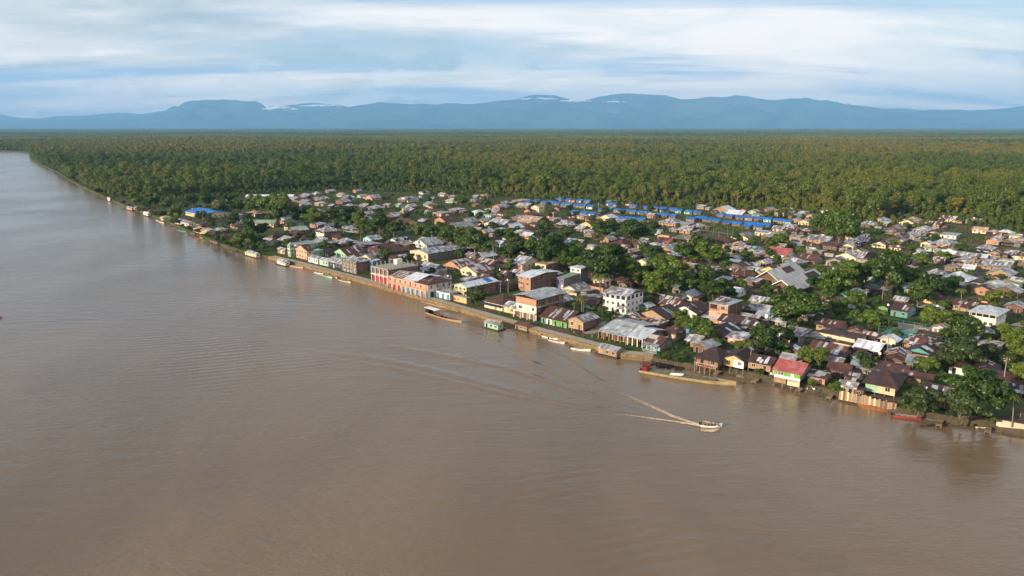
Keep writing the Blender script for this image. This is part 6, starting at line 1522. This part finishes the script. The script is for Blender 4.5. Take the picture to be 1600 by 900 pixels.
PO = [(1567, 602, 9), (1440, 470, 8), (1352, 478, 8), (1378, 470, 7), (1222, 420, 7), (660, 376, 9), (704, 380, 6), (615, 369, 6), (564, 356, 6), (769, 400, 8), (775, 396, 8), (850, 334, 8), (880, 324, 8), (913, 331, 8), (935, 328, 7), (954, 330, 8), (983, 325, 8), (991, 340, 7), (1022, 348, 8), (1073, 342, 8), (1297, 328, 6), (1145, 436, 8), (1543, 505, 8), (1590, 560, 8), (1385, 560, 8), (1075, 500, 6), (447, 364, 7), (1162, 440, 7), (1550, 620, 5), (875, 470, 7), (794, 458, 7), (940, 440, 6), (782, 460, 7), (1235, 418, 8), (1532, 530, 6), (1205, 420, 7), (1065, 400, 7)]
PC = [pole(u, v, h, 'tall grey concrete utility pole', i % 3 == 0) for i, (u, v, h) in enumerate(PO)]
def tank(u, v, z, r, h, mat, words):
    c = P(u, v, z); o = empty('water_tank', (c.x, c.y, GZ), 0); mb = MB(); n = 14
    prof = [(r * 0.92, 0), (r, h * 0.08), (r, h * 0.85), (r * 0.75, h * 0.97), (r * 0.3, h * 1.03)]
    mb.loft([[(math.cos(2 * math.pi * k_ / n) * a_, math.sin(2 * math.pi * k_ / n) * a_, z - GZ + zz) for k_ in range(n)] for a_, zz in prof]); mb.build('tank', mat, o, True)
    for x, y in ((-r * .6, -r * .6), (r * .6, -r * .6), (r * .6, r * .6), (-r * .6, r * .6)): bar(o, 'stand_leg', x - 0.08, x + 0.08, y - 0.08, y + 0.08, 0, z - GZ + 0.01, W['woodgrey'])
    THINGS.append((o, words, u, v, 'water tank'))
for i, (u, v, zz, c_) in enumerate([(1423, 565, 5, 'blue'), (1202, 493, 4.5, 'blue'), (658, 422, 5, 'blue'), (620, 377, 6, 'black'), (633, 375, 6, 'black'), (637, 375, 6, 'black'), (1075, 520, 4, 'blue'), (1198, 497, 4, 'white'), (1095, 503, 4, 'white'), (1180, 388, 4, 'teal'), (592, 388, 7, 'black')]):
    tank(u, v, GZ + zz, 0.75 if c_ != 'teal' else 1.8, 1.5, W[c_], 'round %s plastic water tank on a stand' % c_)
dish_me = MB(); n = 10
dish_me.loft([[(math.cos(2 * math.pi * k_ / n) * a_, -zz, math.sin(2 * math.pi * k_ / n) * a_) for k_ in range(n)] for a_, zz in ((0.02, 0.0), (0.3, 0.05), (0.48, 0.16))], 0, True, False)
dish_me.tube([(0, 0, 0), (0, 0.25, -0.4)], 0.04, 5); dish_me = dish_me.mesh('satellite_dish', W['white'])
for i, (u, v, zz) in enumerate([(700, 431, 7), (781, 421, 6), (735, 402, 6), (1243, 515, 3), (1375, 552, 4), (1388, 476, 4), (1140, 489, 4), (866, 472, 5), (793, 437, 6), (1465, 478, 5)]):
    c = P(u, v, GZ + zz); o = link('satellite_dish', dish_me, None, tuple(c), gang(u)); THINGS.append((o, 'white satellite dish on a roof', u, v, 'satellite dish')); o['group'] = 'satellite dishes'

# ------------------------------------------------------------------ wakes
foam = None
def foam_material():
    m, nt, N, L, b, o = newmat('foam'); tc = nd(N, 'ShaderNodeTexCoord')
    n1 = nd(N, 'ShaderNodeTexNoise', Scale=1.6, Detail=6.0, Roughness=0.7); L.new(tc.outputs['Object'], n1.inputs['Vector'])
    L.new(mixc(N, L, mrange(N, L, n1.outputs[0], 0.3, 0.7), lin((188, 152, 112)), lin((222, 204, 180))), b.inputs['Base Color']); b.inputs['Roughness'].default_value = 0.7
    tr = nd(N, 'ShaderNodeBsdfTransparent'); mx = nd(N, 'ShaderNodeMixShader'); at = nd(N, 'ShaderNodeAttribute', attribute_name='cover')
    n2 = nd(N, 'ShaderNodeTexNoise', Scale=1.4, Detail=7.0, Roughness=0.85); L.new(tc.outputs['Object'], n2.inputs['Vector'])
    f = mth(N, L, 'MULTIPLY', mth(N, L, 'ADD', mth(N, L, 'SUBTRACT', n2.outputs[0], 1.0), mth(N, L, 'MULTIPLY', at.outputs['Fac'], 0.88)), 2.2, True)
    L.new(f, mx.inputs[0]); L.new(tr.outputs[0], mx.inputs[1]); L.new(b.outputs[0], mx.inputs[2]); L.new(mx.outputs[0], o.inputs[0]); return m
foam = foam_material()
def wake_strip(name, px, widths, heights, cover, mat, parent=None, z0=0.006, steps=10):
    pts = [P(u, v, 0) for u, v in px]
    dn = dense(pts, 1.2); n = len(dn); T = np.linspace(0, 1, n); Wd = np.interp(T, np.linspace(0, 1, len(widths)), widths); H = np.interp(T, np.linspace(0, 1, len(heights)), heights); Cv = np.interp(T, np.linspace(0, 1, len(cover)), cover)
    mb = MB(); rings = []; cov = []; r = random.Random(len(px) * 7 + int(px[0][0])); k = 9
    for i, p_ in enumerate(dn):
        a_ = dn[max(0, i - 1)]; c = dn[min(n - 1, i + 1)]; d = (c - a_).normalized(); s_ = Vector((-d.y, d.x, 0)); ring = []
        wob = 1 + 0.25 * math.sin(i * 0.9 + px[0][0]) * r.random()
        for j in range(k):
            q = j / (k - 1) * 2 - 1; ring.append(p_ + s_ * q * Wd[i] / 2 * wob + Vector((0, 0, z0 + H[i] * (1 - q * q) ** 2 * (0.8 + 0.4 * r.random() if mat is foam else 1)))); cov.append(Cv[i] * (1 - abs(q) ** 2.5))
        rings.append(ring)
    mb.loft(rings, 0, False, False); me = mb.mesh(name, mat, True)
    at = me.attributes.new('cover', 'FLOAT', 'POINT'); at.data.foreach_set('value', np.array(cov, np.float32))
    return link(name, me, parent)
wk = empty('boat_wake', (0, 0, 0))
wake_strip('foam_trail', [(1098, 664), (1076, 659), (1050, 650), (1025, 638), (1000, 627), (975, 616), (945, 603)], [1.8, 3.2, 3.4, 3.0, 2.4], [0.3, 0.22, 0.15, 0.08, 0.02], [1.1, 1.0, 0.85, 0.7, 0.4], foam, wk)
wake_strip('foam_trail', [(1098, 667), (1075, 662), (1040, 657), (1005, 652), (975, 648), (953, 644)], [1.8, 2.1, 1.9, 1.6, 1.1], [0.3, 0.24, 0.18, 0.1, 0.03], [1.15, 1.05, 0.98, 0.88, 0.5], foam, wk)
wake_strip('foam_churn', [(1100, 666), (1090, 664), (1078, 661), (1066, 658)], [1.6, 3.0, 3.0, 1.5], [0.4, 0.6, 0.3, 0.05], [1.2, 1.15, 0.8, 0.3], foam, wk)
wake_strip('bow_spray', [(1124, 671), (1112, 674), (1098, 673), (1086, 669)], [0.5, 2.6, 3.0, 1.0], [0.2, 0.45, 0.3, 0.05], [1.0, 1.25, 1.0, 0.5], foam, wk)
wake_strip('bow_spray', [(1124, 664), (1110, 661), (1098, 659), (1084, 657)], [0.4, 1.4, 1.6, 0.6], [0.2, 0.35, 0.25, 0.05], [0.9, 1.1, 0.8, 0.4], foam, wk)
wake_strip('foam_trail', [(955, 608), (930, 596), (905, 586), (885, 578)], [2.4, 3.0, 2.2], [0.06, 0.06, 0.03], [0.45, 0.55, 0.35], foam, wk)
THINGS.append((wk, 'pale V shaped foam wake trailing behind the speedboat', 1040, 655, 'wake'))
swl = 0
for px, w_, h_ in [([(1060, 655), (960, 628), (870, 600), (790, 575), (700, 556), (600, 540), (500, 528)], 5, 0.16), ([(1040, 652), (950, 640), (850, 622), (760, 600), (660, 575), (560, 556), (430, 543)], 6, 0.2), ([(955, 646), (880, 634), (800, 618), (700, 594), (600, 572), (480, 556)], 5, 0.14), ([(1000, 627), (930, 592), (880, 560), (840, 540)], 4, 0.14), ([(940, 618), (860, 580), (800, 552), (760, 530)], 4, 0.12), ([(716, 511), (745, 522), (790, 540), (830, 560)], 3, 0.12), ([(690, 512), (700, 530), (720, 548)], 3, 0.1)]:
    wake_strip('swell', px, [w_ * 0.4, w_, w_ * 1.3, w_ * 0.6], [0.02, h_ * 1.5, h_ * 1.5, 0.02], [0, 0], MATS['water'], river, 0.002)

# ------------------------------------------------------------------ clouds lying against the mountains
cm = plain('cloud', (0.86, 0.86, 0.86), 1.0, 0.05, 0.001)
def cloud(u0, u1, v, th, dist, words, seed):
    r = np.random.default_rng(seed); k = (dist) / FPX; X0, X1 = (u0 - 800) * k, (u1 - 800) * k; Z = (200 - v) * k + CAM_H; T = th * k
    mb = MB(); n = int(max(10, (u1 - u0) * 0.6))
    for i in range(n):
        t = r.random(); env = math.sin(math.pi * t) ** 0.7; cx = X0 + (X1 - X0) * t; rz = T * 0.42 * env * r.uniform(0.35, 1.0) + 5; rx = rz * r.uniform(1.6, 3.4); cz = Z + (r.random() - 0.35) * T * 0.35 * env
        rings = []
        for a in range(1, 7):
            th_ = math.pi * a / 7; rr_ = math.sin(th_); zz = math.cos(th_)
            rings.append([(cx + math.cos(2 * math.pi * b_ / 9) * rr_ * rx, dist - r.uniform(0, 40) + math.sin(2 * math.pi * b_ / 9) * rr_ * rx * 0.7, cz + zz * rz * (1 if zz > 0 else 0.45)) for b_ in range(9)])
        mb.loft(rings)
    o = mb.build('cloud', cm, None, True); THINGS.append((o, words, (u0 + u1) / 2, v, 'cloud'))
MD = MT - 5700
cloud(420, 478, 174, 9, MT - 1200, 'small white cloud in the saddle beside the flat topped mountain', 1)
cloud(474, 545, 169, 5, MT + 2600, 'thin white cloud streak low above the ridge', 2)
cloud(808, 872, 159, 5, MT - 1500, 'thin cloud band across the central peak', 3)
cloud(872, 920, 162, 6, MT - 1800, 'ragged cloud below the central notch', 4)
cloud(1255, 1312, 166, 4, MT - 1500, 'long thin cloud on the downriver mountain shoulder', 5)
cloud(1510, 1532, 185, 3, MT - 2500, 'tiny cloud scrap low on the last mountain', 6)
cloud(935, 975, 163, 3, MT - 2000, 'faint cloud wisp below the main summit', 7)

# ------------------------------------------------------------------ labels: each one singles its thing out
ORD = ['', 'second', 'third', 'fourth', 'fifth', 'sixth', 'seventh', 'eighth', 'ninth', 'tenth', 'eleventh', 'twelfth', 'thirteenth', 'fourteenth', 'fifteenth', 'sixteenth', 'seventeenth', 'eighteenth', 'nineteenth', 'twentieth']
ORD += ['twenty-' + x for x in ('first', 'second', 'third', 'fourth', 'fifth', 'sixth', 'seventh', 'eighth', 'ninth')]
def finish_labels():
    groups = {}
    base_count = {}
    for o, words, u, v, cat in THINGS: base_count[words] = base_count.get(words, 0) + 1
    for o, words, u, v, cat in THINGS:
        o['category'] = cat
        if base_count[words] == 1 and len(words.split()) >= 5:
            o['label'] = words; continue
        best = sorted(LANDMARKS, key=lambda m: math.hypot(m[1] - u, (m[2] - v) * 2.2))
        m = best[0] if math.hypot(best[0][1] - u, best[0][2] - v) > 6 else best[1]
        du, dv = u - m[1], v - m[2]
        rel = ('behind' if dv < 0 else 'in front of') if abs(dv) * 1.8 > abs(du) else ('right of' if du > 0 else 'left of')
        groups.setdefault((words, rel, m[0]), []).append((math.hypot(du, dv * 2), o))
    for (words, rel, ph), lst in groups.items():
        lst.sort(key=lambda t: t[0])
        for i, (_, o) in enumerate(lst):
            if len(lst) == 1: o['label'] = '%s %s %s' % (words, rel, ph)
            elif i < len(ORD): o['label'] = '%s, %s %s %s' % (words, 'nearest one' if i == 0 else ORD[i] + ' one', rel, ph)
            else: o['label'] = '%s far %s %s' % (words, rel, ph)
    for o, words, u, v, cat in THINGS:
        if 'group' not in o:
            nm = o.name.split('.')[0]
            if nm == 'yard_cottage': o['group'] = 'small cottages between the houses'
            elif nm in ('boat', 'canoe'): o['group'] = 'small boats moored along the bank'
            elif nm == 'cloud': o['group'] = 'clouds against the mountains'
            elif nm == 'water_tank': o['group'] = 'water tanks'
            elif nm == 'motorcycle': o['group'] = 'parked motorcycles'
            elif nm.endswith('house') or nm in ('cottage', 'shack'): o['group'] = {'blue_roof_house': 'blue roofed row cottages', 'zinc_roof_house': 'zinc roofed village houses', 'rusty_roof_house': 'rusty roofed village houses', 'floating_house': 'floating houses along the bank'}.get(nm, 'buildings along the river front')
finish_labels()
